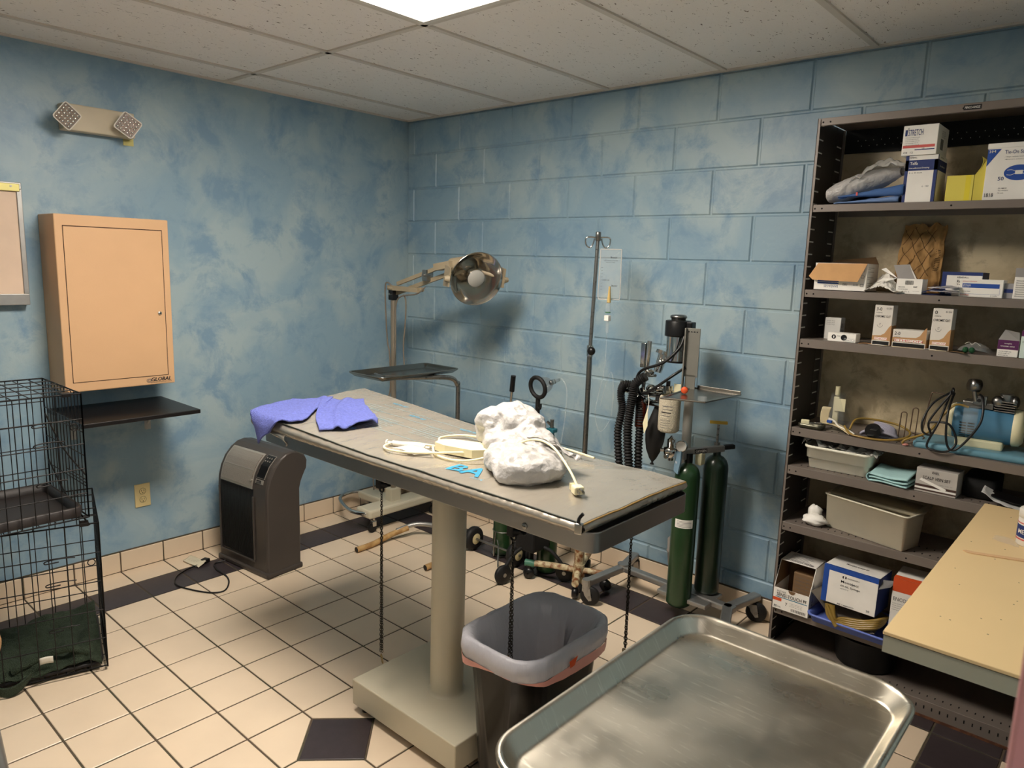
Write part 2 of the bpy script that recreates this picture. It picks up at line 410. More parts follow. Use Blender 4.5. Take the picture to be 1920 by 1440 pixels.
build('wall_right', B(M_wall).box(3.72, 3.84, -2.42, .02, 0, H+.05), kind='structure')
build('trim_1', B(pinkp).box(3.6165, 3.75, -2.50, -2.42, 0, 2.1, .004), kind='structure')
build('trim_2', B(pinkp).box(3.70, 3.84, -3.72, -3.60, 0, 2.1, .004), kind='structure')
build('wall_hall', B(M_wall).box(4.7, 4.8, -4.6, .1, 0, H+.05), kind='structure')
build('wall_front', B(M_wall).box(-.1, 4.8, -4.6, -4.5, 0, H+.05), kind='structure')
build('wall_hall_end', B(M_wall).box(3.84, 4.8, -1.6, -1.5, 0, H+.05), kind='structure')

cx_ = [.2923+.6096*k for k in range(-1, 8)]
cys = [.02, -1.2027, -1.2027-1.2192, -1.2027-2*1.2192, -4.6]
ce = B(M_ceil); 
LIGHTS = [(3, 1), (7, 2)]  # second cell holds an added, unseen hall panel that brightens the pink trim
for i in range(len(cx_)-1):
    for j in range(len(cys)-1):
        if (i, j) in LIGHTS: continue
        x0, x1, y1, y0 = max(cx_[i], -.05), cx_[i+1], cys[j], cys[j+1]
        ce.add([(x0, y0, H+.006), (x0, y1, H+.006), (x1, y1, H+.006), (x1, y0, H+.006)], [(0, 1, 2, 3)])
ce.box(-.1, 4.8, -4.6, .1, H+.13, H+.16)
build('ceiling', ce, kind='structure')
tb = B(mat('white_grid', (214, 206, 194), .5, bump=.02))
for x in cx_:
    if x > 0: tb.box(x-.012, x+.012, -4.6, 0, H-.001, H+.012)
for y in cys[1:-1]: tb.box(0, 4.8, y-.012, y+.012, H-.001, H+.012)
tb.box(0, .02, -4.6, 0, H-.002, H+.012); tb.box(0, 3.72, -.02, 0, H-.002, H+.012)
build('trim_3', tb, kind='structure')

def cove(name, side):
    b = B(grout)
    if side == 'left':
        b.box(0, .007, -4.5, 0, 0, .106); b.use(tile_w)
        for y1, y0 in zip(YL[:-1], YL[1:]): b.box(.003, .012, max(y0, -4.5)+.003, y1-.003, .004, .101, .002, 1)
    else:
        b.box(0, 3.72, -.007, 0, 0, .106); b.use(tile_w)
        for x0, x1 in zip(XL[:-1], XL[1:]):
            if x1-x0 > .02: b.box(x0+.003, x1-.003, -.012, -.003, .004, .101, .002, 1)
    build(name, b, kind='structure')
cove('baseboard_left', 'left'); cove('baseboard_back', 'back')

def glow(name, strength):
    """emissive prismatic panel: output gathered mid-panel to deepen the table shadow, dimmer towards both short ends"""
    m = bpy.data.materials.new(name); m.use_nodes = True; nt = m.node_tree; nt.nodes.clear(); N = nt.nodes.new; L = nt.links.new
    e_ = N('ShaderNodeEmission'); o_ = N('ShaderNodeOutputMaterial'); e_.inputs[0].default_value = LIGHT_COLOR+(1,); L(e_.outputs[0], o_.inputs[0])
    tc_ = N('ShaderNodeTexCoord'); sp_ = N('ShaderNodeSeparateXYZ'); ab_ = N('ShaderNodeMath'); ab_.operation = 'ABSOLUTE'
    mr_ = N('ShaderNodeMapRange'); mr_.interpolation_type = 'SMOOTHSTEP'
    L(tc_.outputs['Object'], sp_.inputs[0]); L(sp_.outputs['Y'], ab_.inputs[0]); L(ab_.outputs[0], mr_.inputs[0])
    mr_.inputs['From Min'].default_value = .12; mr_.inputs['From Max'].default_value = .50; mr_.inputs['To Min'].default_value = strength*2.0; mr_.inputs['To Max'].default_value = strength*.18
    L(mr_.outputs[0], e_.inputs[1]); return m
GLOW = [glow('diffuser_glow', LIGHT_STRENGTH), glow('hall_fill_glow', LIGHT_STRENGTH*.22)]
for n_, (i, j) in enumerate(LIGHTS):
    x0, x1, y1, y0 = cx_[i], cx_[i+1], cys[j], max(cys[j+1], -4.6)
    y0 = y1-1.2192 if y1-1.2192 > -4.6 else -4.5
    lab = ['lit fluorescent ceiling panel above the steel exam table', 'unseen fill light panel added in the hall beyond the doorway'][n_]
    T = thing('ceiling_light', lab, 'light', ((x0+x1)/2, (y0+y1)/2, H-.004))
    f = B(mat('troffer_frame', (226, 220, 208), .4)); 
    for bb in ((x0+.012, x0+.034, y0+.012, y1-.012), (x1-.034, x1-.012, y0+.012, y1-.012), (x0+.034, x1-.034, y0+.012, y0+.034), (x0+.034, x1-.034, y1-.034, y1-.012)): f.box(*bb, H-.004, H+.01)
    build('frame', f, T)
    d = MB(); d.use(GLOW[n_]); d.box(x0+.034, x1-.034, y0+.034, y1-.034, H+.001, H+.005)
    build('diffuser', d, T)

# ------------------------------------------------------------------ steel exam table
T = thing('exam_table', 'stainless steel veterinary exam table on a single cream pedestal', 'table', (2.0, -1.50, 0))
build('base', B(cream_metal).box(1.735, 2.25, -1.70, -1.34, .028, .122, .004), T)
for x in (1.77, 2.215):
    for y in (-1.665, -1.375): build('foot', B(black).cyl((x, y, 0), (x, y, .03), .016), T)
build('column', B(cream_metal).lathe([(.066, .122), (.062, .124), (.058, .13), (.0565, .14), (.0565, .84)], (2.012, -1.512, 0), seg=48), T)
b = B(mat('dark_underframe', (40, 38, 38), .5, .4)); b.box(1.34, 2.56, -1.66, -1.29, .852, .879, .003); b.box(1.84, 2.18, -1.60, -1.40, .825, .852, .003)
build('underframe', b, T)
b = MB(); b.use(dsteel)
rpan(b, 1.195, 2.722, -1.712, -1.238, [(.001, .877), (0, .878), (0, .879), (0, .9275), (0, .9288), (.0006, .9298), (.002, .9303), (.004, .9300), (.0045, .929), (.005, .928), (.006, .905), (.03, .897)], .032, 8)
b.box(1.21, 2.706, -1.70, -1.25, .877, .895)
build('tabletop', b, T)
for sx in (2.503, 1.36):
    b = B(steel); b.lathe([(0, .004), (.007, .004), (.009, .002), (.009, 0)], (sx, -1.712, .893), (0, -1, 0), 20); b.use(black); b.box(sx-.006, sx+.006, -1.7165, -1.7158, .8922, .8938)
    build('screw', b, T)
CL = [(1.86, -1.672), (2.43, -1.672), (2.565, -1.285)]
for i, (x, y) in enumerate(CL):
    b = B(blackm); b.box(x-.035, x+.035, y-.02, y+.02, .866, .879, .003); b.box(x-.012, x+.012, y-.016, y+.016, .836, .868, .003)
    b.box(x-.006, x+.03, y-.012, y+.024, .846, .858, .003, rz=.4); b.torus((x, y, .832), (0, 1, 0), .01, .003, 12); b.box(x+.004, x+.045, y-.004, y+.008, .85, .856, .002, rz=-.3)
    build('cleat', b, T)
chain_m = mat('dark_chain', (62, 58, 52), .35, .9)
def chain(x, y, ztop, strands, ring, label):
    TT = thing('restraint_chain', label, 'chain', (x, y, min(z for _, _, z in strands)-.02), 'restraint chains under the exam table')
    for dx, dy, zb in strands:
        b = B(chain_m); n = int((ztop-zb)/.0085); 
        for i in range(n):
            t = i/n; z = ztop-.0085*i-.004; a = (i % 2)*pi/2+.4*sin(i*.3)
            px, py = x+dx*t, y+dy*t
            ax = V((cos(a), sin(a), 0)); sx = V((-sin(a), cos(a), 0)); vs = []
            for q in range(8):
                t_ = 2*pi*q/8; c = V((px, py, z))+sx*(cos(t_)*.0036)+V((0, 0, 1))*(sin(t_)*.0062)
                d = (sx*cos(t_)+V((0, 0, 1))*sin(t_))
                for w_ in range(4): u = 2*pi*w_/4; vs.append(c+d*(cos(u)*.0014)+ax*(sin(u)*.0014))
            b.add(vs, [(q*4+w_, ((q+1) % 8)*4+w_, ((q+1) % 8)*4+(w_+1) % 4, q*4+(w_+1) % 4) for q in range(8) for w_ in range(4)], True)
        build('chain_strand', b, TT)
        if ring: build('ring', B(mat('brass_ring', (150, 128, 84), .3, 1)).torus((x+dx, y+dy, zb-ring), (.5, 1, .1), ring, .0016, 24), TT)
chain(1.86, -1.672, .822, [(.002, .002, .253), (-.004, 0, .253)], .0, 'doubled steel chain nearest the tower heater, hanging from the table front edge')
build('chain_ring', B(mat('brass_ring', (150, 128, 84), .3, 1)).torus((1.86, -1.67, .236), (.5, 1, .1), .0165, .0017, 24), None, 'thin brass ring at the end of the chain nearest the heater', 'ring')
chain(2.43, -1.672, .822, [(.006, .003, .44), (-.012, .012, .47)], .012, 'pair of chain strands dangling over the open wastebasket')
chain(2.565, -1.285, .822, [(0, 0, .40), (.004, 0, .40)], .011, 'chain hanging from the right end of the table beyond the wastebasket')

# ------------------------------------------------------------------ heated pad on the table
PX0, PX1, PY0, PY1 = 1.18, 2.70, -1.738, -1.232
def padtop(x, y):
    u = (x-PX0)/(PX1-PX0); v = (y-PY0)/(PY1-PY0)
    e = min(1, min(u, 1-u)*9)*.5+.5; e2 = (sin(pi*min(max(v, 0.02), .98)))**.35
    h = .957+.020*max(0, 1-u*2.2)*1+.042*v*max(0, 1-u*1.6)
    h += .010*e*e2
    fe = max(0, 1-(y-PY0)*7)
    wr = .0022*nz(x*7+y*6, y*9, 1)+.0030*fe*nz(x*42, y*7, 3)+.0016*nz(x*22-y*14, y*10, 5)+.0022*(.5-abs(nz(x*9+y*12, y*6-x*3, 9)))
    r = .003*max(0, 1-abs((x-2.35)-(y+1.5)*.9)*14)
    return h+wr*e2+r
T = thing('table_pad', 'crinkled silver vinyl pad with blue print lying on the exam table', 'pad', ((PX0+PX1)/2, (PY0+PY1)/2, .93))
b = B(padgrey)
b.grid(150, 56, lambda u, v: (PX0+(PX1-PX0)*u, PY0+(PY1-PY0)*v, padtop(PX0+(PX1-PX0)*u, PY0+(PY1-PY0)*v)))
def side(pt, n):
    def f(u, v):
        x, y = pt(u); zt = padtop(x, y); zb = .9325
        bl = sin(pi*v)*.011+.0015*nz(x*40, y*40, v*2)+.0012*sin((x+y)*230)*sin(pi*v)*(1 if u > .55 else .15)
        return (x+n[0]*bl, y+n[1]*bl, zt+(zb-zt)*v)
    b.grid(220, 8, f)
side(lambda u: (PX0+(PX1-PX0)*u, PY0), (0, -1)); side(lambda u: (PX1, PY0+(PY1-PY0)*u), (1, 0))
side(lambda u: (PX1+(PX0-PX1)*u, PY1), (0, 1)); side(lambda u: (PX0, PY1+(PY0-PY1)*u), (-1, 0))
build('vinyl_cover', b, T)
zp = [(x, PY0-.002, padtop(x, PY0)+.001) for x in [PX0+.03+(PX1-PX0-.03)*i/40 for i in range(41)]]
build('zip', B(zipm).tube(zp, .0024, 6, 2), T, 'dark zip along the long front edge')
ze = [(PX1+.003, y, padtop(PX1, y)-.004) for y in [PY0+(PY1-PY0)*i/16 for i in range(17)]]
build('piping', B(mat('tan_string', (150, 118, 62), .8)).tube(ze, .0028, 6, 2), T, 'frayed tan piping along the short end')
b = B(chrome); b.box(2.688, 2.708, -1.752, -1.736, .935, .962, .003, rz=.3); b.use(black); b.tube([(2.694, -1.742, .955), (2.696, -1.742, .972), (2.704, -1.738, .985)], .0045, 8)
build('zip_pull', b, T)
# printed lettering and fine rows on the vinyl
def draped(mb, m, body, x, y, dx, w_, h_, shear=0):
    ux = V((cos(dx), sin(dx))); uy = V((-sin(dx), cos(dx))); vs, fs = glyphs(body); mb.use(m); out = []
    if w_ > .06:
        bm_ = bmesh.new(); q_ = [bm_.verts.new((x_, y_, 0)) for x_, y_ in vs]
        for f_ in fs:
            try: bm_.faces.new([q_[k_] for k_ in f_])
            except ValueError: pass
        for _ in range(3 if w_ > .1 else 1): bmesh.ops.subdivide_edges(bm_, edges=[e_ for e_ in bm_.edges if e_.calc_length() > .08], cuts=1, use_grid_fill=True); bmesh.ops.triangulate(bm_, faces=bm_.faces[:])
        bm_.verts.index_update(); vs = [(v_.co.x, v_.co.y) for v_ in bm_.verts]; fs = [tuple(v_.index for v_ in f_.verts) for f_ in bm_.faces]; bm_.free()
    for gx, gy in vs:
        p = V((x, y))+ux*(gx*w_+gy*h_*shear)+uy*(gy*h_); out.append((p.x, p.y, padtop(p.x, p.y)+.0022))
    mb.add(out, fs)
b = MB()
draped(b, padprint, 'BA', 2.165, -1.680, .10, .120, .065); draped(b, padprint, 'BA', 2.1685, -1.6815, .10, .120, .065)
build('brand_lettering', b, T, 'bold blue capital letters on the vinyl')
b = MB(); draped(b, padprint, 'warming', 2.27, -1.690, .05, .05, .012); build('small_lettering', b, T)
for (x, y) in ((1.62, -1.36), (1.55, -1.62), (1.86, -1.33), (1.45, -1.30), (2.0, -1.36)):
    b = MB(); draped(b, padprint, 'warm air', x, y, .05, .085, .020); build('small_lettering', b, T)
for x0_, y0_ in ((1.56, -1.50), (1.78, -1.45), (1.40, -1.42)):
    b = MB()
    for q in range(7): draped(b, padfine, 'patient temperature and hose safety notes here'[q*2:24+q*3], x0_, y0_-.016*q+.05, .05, .13-.012*(q % 3), .008)
    build('printed_notes', b, T)
for y0_ in (-1.40, -1.47, -1.33, -1.56):
    pts = [(x, y0_+.05*(x-1.5), padtop(x, y0_+.05*(x-1.5))+.0012) for x in [1.45+.03*i for i in range(22)]]
    b = B(padfine)
    for p, q in zip(pts[:-1], pts[1:]): b.quad((p[0], p[1]-.0012, p[2]), (q[0], q[1]-.0012, q[2]), (q[0], q[1]+.0012, q[2]), (p[0], p[1]+.0012, p[2]))
    build('printed_line', b, T)
b = B(padgrey); b.grid(14, 6, lambda u, v: (1.235+.16*u+.01*v, -1.742-.012*sin(pi*v)+.01*u, .957-.034*v*u-.02*u+.004*sin(u*9)), thick=.003)
build('loose_flap', b, T)

# ------------------------------------------------------------------ towel over the corner of the pad
def coons(c00, c10, c11, c01, u, v):
    a = V(c00).lerp(V(c10), u); d = V(c01).lerp(V(c11), u); return a.lerp(d, v)
b = B(terry)
def tw(u, v):
    p = coons((1.22, -1.50, 0), (1.36, -1.38, 0), (1.67, -1.55, 0), (1.56, -1.722, 0), u, v)
    x = p.x+.012*sin(v*7+u*3); y = p.y+.014*sin(u*6.5+1)
    z = max(padtop(x, y), .955)+.006+.010*abs(nz(x*14, y*14, 2))+.010*max(0, sin(u*11+v*4))**2
    if v > .82 and u > .55: z += .018*sin((u-.55)/.45*pi)
    return (x, y, z)
b.grid(60, 44, tw, thick=.005)
def tw2(u, v):
    p = coons((1.12, -1.62, 0), (1.27, -1.45, 0), (1.44, -1.70, 0), (1.27, -1.86, 0), u, v)
    x = p.x+.006*sin(v*9); y = p.y+.006*sin(u*9); ey, ex = -1.748, 1.172
    z = max(padtop(max(x, PX0+.01), max(y, PY0+.01)), .96)+.009+.006*abs(nz(x*12, y*12, 7))+.005*max(0, sin(u*8+v*3))
    if y < ey: z -= (ey-y)*.92; y = ey-.008-.010*min(1, (ey-y)*30)-.004*sin(x*60)
    if x < ex: z -= (ex-x)*.9; x = ex-.006-.006*min(1, (ex-x)*30)
    return (x, y, z)
b.grid(50, 50, tw2, thick=.005)
build('towel', b, None, 'periwinkle blue terry towel draped over the left corner of the silver pad', 'towel')

# ------------------------------------------------------------------ white plastic bag
T = thing('plastic_bag', 'crumpled white plastic bag with a gathered top lying on the silver pad', 'bag', (2.34, -1.45, .965))
def blob(d, k1, a1, k2, a2, seed):
    return 1+a1*nz(d.x*k1, d.y*k1, d.z*k1+seed)+a2*abs(nz(d.x*k2, d.y*k2, d.z*k2+seed))
b = B(bagw)
R = Matrix.Translation((2.345, -1.535, 1.000)) @ Matrix.Rotation(-.60, 4, 'Z')
def crk(x, y, z): return .5-abs(nz(x, y, z))*2.2      # sharp creases of crumpled film
def body(d):
    e = 3.0; q = math.hypot(d.x, d.y)
    k = (abs(d.x)**e+abs(d.y)**e+1e-6)**(-1/e)*q if q > 1e-3 else 1
    zz = math.copysign(abs(d.z)**.62, d.z)*(1+.30*d.x-.12*d.y)
    p = V((d.x*.148*k, d.y*.108*k, zz*.038))
    return p+V((d.x, d.y, d.z*1.6))*(.0050*crk(d.x*3.2, d.y*3.2, d.z*2+2))
vs = []; ns, nr_ = 64, 40
for j in range(nr_+1):
    ph = pi*j/nr_
    for i in range(ns): t = 2*pi*i/ns; vs.append(R @ body(V((sin(ph)*cos(t), sin(ph)*sin(t), cos(ph)))))
b.add(vs, [(j*ns+i, (j+1)*ns+i, (j+1)*ns+(i+1) % ns, j*ns+(i+1) % ns) for j in range(nr_) for i in range(ns)], True)
lump = lambda s_: (lambda d: 1+.16*crk(d.x*1.8+s_, d.y*1.8, d.z*1.2)+.10*nz(d.x*2, d.y*2, d.z*2+s_))
for c_, r_ in (((2.150, -1.425, 1.030), (.088, .062, .052)), ((2.185, -1.400, 1.075), (.078, .060, .052)), ((2.120, -1.440, 1.065), (.052, .045, .042)), ((2.235, -1.395, 1.065), (.060, .050, .048)), ((2.265, -1.425, 1.030), (.085, .070, .045)), ((2.200, -1.460, 1.010), (.080, .055, .040)), ((2.310, -1.43, 1.015), (.07, .06, .04))):
    b.ell(c_, r_, 32, 20, lump(c_[0]*50))
o_ = build('filled_body', b, T)
m_ = o_.modifiers.new('merge', 'REMESH'); m_.mode = 'VOXEL'; m_.voxel_size = .0035; m_.use_smooth_shade = True
m_ = o_.modifiers.new('soften', 'SMOOTH'); m_.factor = .6; m_.iterations = 10
for nm_, ty_, sc_, st_ in (('folds', 'VORONOI', .075, .020), ('crinkle', 'VORONOI', .034, .0085), ('wave', 'CLOUDS', .09, .012)):
    t_ = bpy.data.textures.new(nm_, ty_); t_.noise_scale = sc_
    m_ = o_.modifiers.new(nm_, 'DISPLACE'); m_.texture = t_; m_.strength = st_; m_.mid_level = .5; m_.texture_coords = 'LOCAL'
b = B(bagw)
def torn(u, v):
    x = 2.27+.20*u; y = -1.47+.05*v-.02*u
    return (x+.012*sin(v*8), y+.01*nz(u*9, v*9), 1.030+.022*sin(u*3)+.012*nz(u*7, v*7, 3)-.02*v+.02*(1-u)*(1-v))
b.grid(30, 14, torn, thick=.001)
build('torn_rim', b, T)

# ------------------------------------------------------------------ ivory pad controller, cord, plug, syringe, tag
T = thing('pad_controller', 'ivory hand controller with a long cord trailing over the white bag', 'controller', (2.12, -1.55, .968))
zc = .985
b = B(creamp); b.prism([(1.985, -1.535), (2.01, -1.50), (2.10, -1.465), (2.17, -1.475), (2.185, -1.51), (2.15, -1.555), (2.05, -1.575), (2.0, -1.57)], .972, .998)
build('body', b, T)
b = B(creamp)
b.tube([(1.99, -1.535, .985), (1.93, -1.48, .985), (1.96, -1.40, .985), (2.08, -1.385, .99), (2.18, -1.40, .995)], .0036, 8, 8)
b.tube([(2.17, -1.49, .985), (2.10, -1.58, .985), (2.0, -1.655, .978), (1.92, -1.685, .976), (1.87, -1.67, .976), (1.86, -1.62, .977), (1.91, -1.575, .978), (2.0, -1.56, .982)], .0036, 8, 8)
b.tube([(1.99, -1.57, .98), (2.06, -1.615, .974), (2.16, -1.60, .975), (2.24, -1.54, 1.0), (2.33, -1.50, 1.055), (2.42, -1.51, 1.058), (2.52, -1.555, 1.02), (2.575, -1.585, .985)], .0036, 8, 8)
b.tube([(2.20, -1.30, .99), (2.32, -1.285, .985), (2.42, -1.29, .98)], .0036, 8, 8)
build('cord', b, T)
b = MB(); b.X = Matrix.Translation((2.575, -1.588, .982)) @ Matrix.Rotation(-.55, 4, 'Z'); b.use(creamp)
b.cyl((-.035, 0, 0), (-.01, 0, 0), .006, .010, 12); b.box(-.012, .018, -.014, .014, -.011, .011, .004)
for k_ in range(4): b.box(-.032+.006*k_, -.029+.006*k_, -.010, .010, -.009, .009, .001)
b.use(steel); b.box(.018, .034, -.008, -.0065, -.004, .004); b.box(.018, .034, .0065, .008, -.004, .004); b.cyl((.018, 0, .007), (.034, 0, .007), .0025, seg=8)
build('plug', b, T)
b = MB(); b.X = Matrix.Translation((1.93, -1.60, .975)) @ Matrix.Rotation(.35, 4, 'Z'); b.use(whitep)
b.cyl((-.075, 0, .002), (.045, 0, .002), .009, seg=16); b.cyl((.045, 0, .002), (.06, 0, .002), .004); b.cyl((-.095, 0, .002), (-.075, 0, .002), .005); b.cyl((-.098, 0, .002), (-.093, 0, .002), .010); b.box(-.077, -.073, -.013, .013, -.003, .007, .001)
build('syringe', b, None, 'white capped syringe lying beside the ivory cord on the pad', 'syringe')
b = MB(); b.use(whitep); b.grid(8, 4, lambda u, v: (1.905+.10*u+.02*v, -1.665+.055*v+.005*u, .977+.004*sin(u*4)+.004*v), thick=.001); b.use(grayink)
for q in range(4): b.text('CAUTION read leaflet'[q:14+q], (1.925, -1.655+.011*q, .9865), (1, .05, -.0), (-.1, 1, 0), .06, .005)
build('paper_tag', b, None, 'small white instruction tag lying under the ivory cord loop', 'tag')

# ------------------------------------------------------------------ wastebasket
T = thing('wastebasket', 'black plastic wastebasket beside the table pedestal', 'wastebasket', (2.41, -1.53, 0))
BX0, BX1, BY0, BY1, BZ = 2.258, 2.552, -1.728, -1.322, .505
def rect(e, z, r=.085): return [(x, y, z) for x, y in rring(BX0+e, BX1-e, BY0+e, BY1-e, r, 6)]
b = B(mat('glossy_black_bin', (10, 9, 9), .25, spec=.2)); loft(b, [rect(.05, .0, .03), rect(.048, .004), rect(.012, BZ-.03), rect(.004, BZ-.026), rect(.002, BZ)], True, True)
loft(b, [rect(.002, BZ), rect(.008, BZ), rect(.016, BZ-.03), rect(.054, .006, .03)], True, False, True)
build('bin_body', b, T)
TL = thing('bin_liner', 'grey translucent bag lining the black wastebasket, rim folded over it', 'liner', (2.41, -1.53, .2))
def lin(e, z, a, seed, r=.085):
    P = rect(e, z, r); c = V(((BX0+BX1)/2, (BY0+BY1)/2)); out = []
    for i, p in enumerate(P):
        q = V((p[0], p[1])); d = (q-c).normalized(); k = a*nz(i*.55, z*7, seed); out.append((p[0]+d.x*k, p[1]+d.y*k, p[2]+a*.6*nz(i*.8, z*3, seed+2)))
    return out
def dens(e, z, a, seed):
    P = lin(e, z, 0, 0); out = []
    for i in range(len(P)):
        p, q = V(P[i]), V(P[(i+1) % len(P)]); m_ = 8 if i % 7 == 6 else 2
        for k_ in range(m_): out.append(p.lerp(q, k_/m_))
    c = V(((BX0+BX1)/2, (BY0+BY1)/2, 0)); res = []
    for i, p in enumerate(out):
        d = (p-c); d.z = 0; d.normalize(); k = a*(nz(p.x*25, p.y*25, z*4+seed)+.5*nz(p.x*70, p.y*70, z*6+seed)); res.append(tuple(p+d*k+V((0, 0, .5*a*nz(p.x*18, p.y*18, seed)))))
    return res
b = B(liner); loft(b, [dens(-.004, BZ-.052, .004, 1), dens(-.008, BZ-.03, .004, 1), dens(-.006, BZ+.004, .005, 1), dens(.004, BZ+.010, .006, 1), dens(.016, BZ+.002, .005, 1), dens(.034, BZ-.05, .010, 2), dens(.055, BZ-.12, .018, 3), dens(.072, BZ-.20, .022, 4), dens(.088, BZ-.28, .018, 5), dens(.100, BZ-.33, .010, 5), dens(.118, BZ-.345, .004, 5)], True, False, True)
build('liner_film', b, TL)
b = B(linerp); R_ = [dens(-.0045, BZ-.085, .003, 8), dens(-.006, BZ-.05, .003, 8)]
n_ = len(R_[0])
for i, p in enumerate(R_[0]): R_[0][i] = (p[0], p[1], p[2]+.035*(.5+.5*sin(p[0]*12+p[1]*9)))
loft(b, R_); build('drawstring_band', b, TL, 'pink drawstring band below the folded rim')
b = B(orange); b.add([(BX1+.0125, -1.57, BZ-.030), (BX1+.0125, -1.565, BZ-.052), (BX1+.0125, -1.545, BZ-.050), (BX1+.0125, -1.53, BZ-.026)], [(0, 1, 2, 3)])
build('orange_tab', b, TL)
b = B(bagw); 
build('liner_fold', b.grid(16, 20, lambda u, v: (BX1-.035-.05*u+.012*sin(v*5), BY1-.02-.07*sin(u*2)-.02*v, BZ-.01-.24*v), thick=.001), TL) if False else None

# ------------------------------------------------------------------ infrared tower heater
T = thing('heater', 'charcoal grey tower heater standing on the floor by the left wall', 'heater', (.36, -1.28, 0))
HM = Matrix.Translation((.172, -1.402, 0)) @ Matrix.Rotation(rad(5.5), 4, 'Z')
W = .415
PR = [(.006, .0), (.0, .012), (.004, .03), (.004, .40), (.008, .45), (.022, .505), (.048, .553), (.085, .590), (.125, .612), (.160, .618), (.20, .612), (.232, .592), (.248, .560), (.245, .525), (.228, .49), (.21, .455), (.20, .42), (.20, .03), (.204, .012), (.20, 0)]
b = MB(); b.X = HM; b.use(heater_m); rings = []
for x, ins in ((0, .016), (.004, .006), (.014, 0), (W-.014, 0), (W-.004, .006), (W, .016)):
    c = V((.105, .3)); ring = []
    for y, z in PR:
        d = V((y, z))-c; k = 1-ins/max(.05, abs(d.x)+.0001)*.6; ring.append((x, c.x+d.x*max(.8, k), z-ins*.6 if z > .5 else z))
    rings.append(ring)
rings = [r for r in rings]
n_ = len(PR); vs = [p for r in rings for p in r]
b.add(vs, [(j*n_+i, (j+1)*n_+i, (j+1)*n_+(i+1) % n_, j*n_+(i+1) % n_) for j in range(len(rings)-1) for i in range(n_)], False)
b.add(rings[0], [tuple(range(n_))]); b.add(rings[-1], [tuple(range(n_-1, -1, -1))])
b.box(-.004, W+.006, -.006, .206, 0, .028, .008)
build('housing', b, T)
fp = PR[2:11]
def fpt(x, s, off=.0015):
    """point on the front profile at arc length s, pushed outward"""
    L_ = 0
    for a, c in zip(fp[:-1], fp[1:]):
        d = math.hypot(c[0]-a[0], c[1]-a[1])
        if s <= L_+d or c is fp[-1]:
            t = (s-L_)/d; ny, nz_ = -(c[1]-a[1])/d, (c[0]-a[0])/d; return (x, a[0]+(c[0]-a[0])*t+ny*off, a[1]+(c[1]-a[1])*t+nz_*off)
        L_ += d
def patch(mb, x0, x1, s0, s1, off, n=14): mb.grid(1, n, lambda u, v: fpt(x0+(x1-x0)*u, s0+(s1-s0)*v, off), smooth=False, thick=.002)
b = MB(); b.X = HM; b.use(black); patch(b, .03, .305, .045, .405, .002); b.use(blackm)
for i in range(26): patch(b, .04+.0102*i, .0425+.0102*i, .05, .40, .0045, 2)
b.use(heater_m); b.box(.024, .312, -.004, .004, .062, .070, .002); b.box(.02, .03, -.004, .004, .065, .40, .002); b.box(.305, .315, -.004, .004, .065, .40, .002)
build('intake_grille', b, T)
b = MB(); b.X = HM; b.use(silver); patch(b, .032, .300, .405, .590, .004)
b.use(mat('grille_gap', (112, 96, 86), .6)); patch(b, .042, .290, .418, .580, .0048); b.use(silver)
for i in range(34): s_ = .043+.0073*i; patch(b, s_, s_+.0042, .418, .580, .0072, 8)
for i in range(9): s_ = .424+.018*i; patch(b, .042, .290, s_, s_+.002, .0065, 1)
patch(b, .042, .29, .492, .496, .0085, 1); b.cyl(fpt(.288, .448, .004), fpt(.288, .448, .012), .006)
build('outlet_grille', b, T, 'silver slatted outlet grille')
b = MB(); b.X = HM; b.use(silver); patch(b, .318, .384, .468, .592, .003); b.use(black); patch(b, .321, .381, .471, .589, .0045); b.use(silver)
for i in range(3):
    for j in range(2):
        c = fpt(.334+.017*i, .555+.018*j, .0062); d = fpt(.334+.017*i, .555+.018*j, .0068); b.cyl(c, d, .004, seg=12)
build('control_panel', b, T, 'black touch control panel')
b = MB(); b.X = HM; b.use(silver); patch(b, .318, .378, .440, .462, .003)
o_ = V(fpt(.326, .444, .0056)); uy_ = (V(fpt(.326, .46, .0056))-o_); b.use(ink); patch(b, .325, .36, .444, .458, .0052); b.use(silver); b.text('LASKO', fpt(.328, .446, .006), (1, 0, 0), uy_, .030, .009)
build('badge', b, T)
cyw = [(.235, -1.40, .012), (.20, -1.47, .006), (.28, -1.50, .005), (.44, -1.53, .005), (.54, -1.55, .005), (.60, -1.61, .005), (.53, -1.68, .005), (.40, -1.715, .005), (.27, -1.69, .005), (.20, -1.60, .005), (.17, -1.52, .006), (.15, -1.47, .009)]
b = B(black); cz = [(.25, -1.41, .012), (.24, -1.46, .006), (.31, -1.485, .005), (.42, -1.49, .005), (.50, -1.52, .005), (.56, -1.575, .005), (.53, -1.63, .005), (.43, -1.68, .005), (.34, -1.70, .005), (.26, -1.665, .005), (.215, -1.60, .005), (.20, -1.54, .006), (.19, -1.48, .008)]
b.tube(cz, .0038, 8, 8); b.box(.165, .20, -1.50, -1.465, .001, .022, .005, rz=.4)
build('power_cord', b, T)
b = B(mat('crumpled_tag', (214, 204, 178), .7, bump=.4)); b.grid(16, 8, lambda u, v: (.10+.13*u-.02*v, -1.56+.05*v+.02*u, .006+.010*abs(nz(u*5, v*5, 3))+.012*v), thick=.001)
b.use(grayink)
for q in range(4): b.text('warning do not remove', (.12, -1.55+.009*q, .022), (1, .15, 0), (-.15, 1, 0), .07, .004)
build('warning_tag', b, None, 'crumpled paper warning tag on the heater cord by the wall', 'tag')

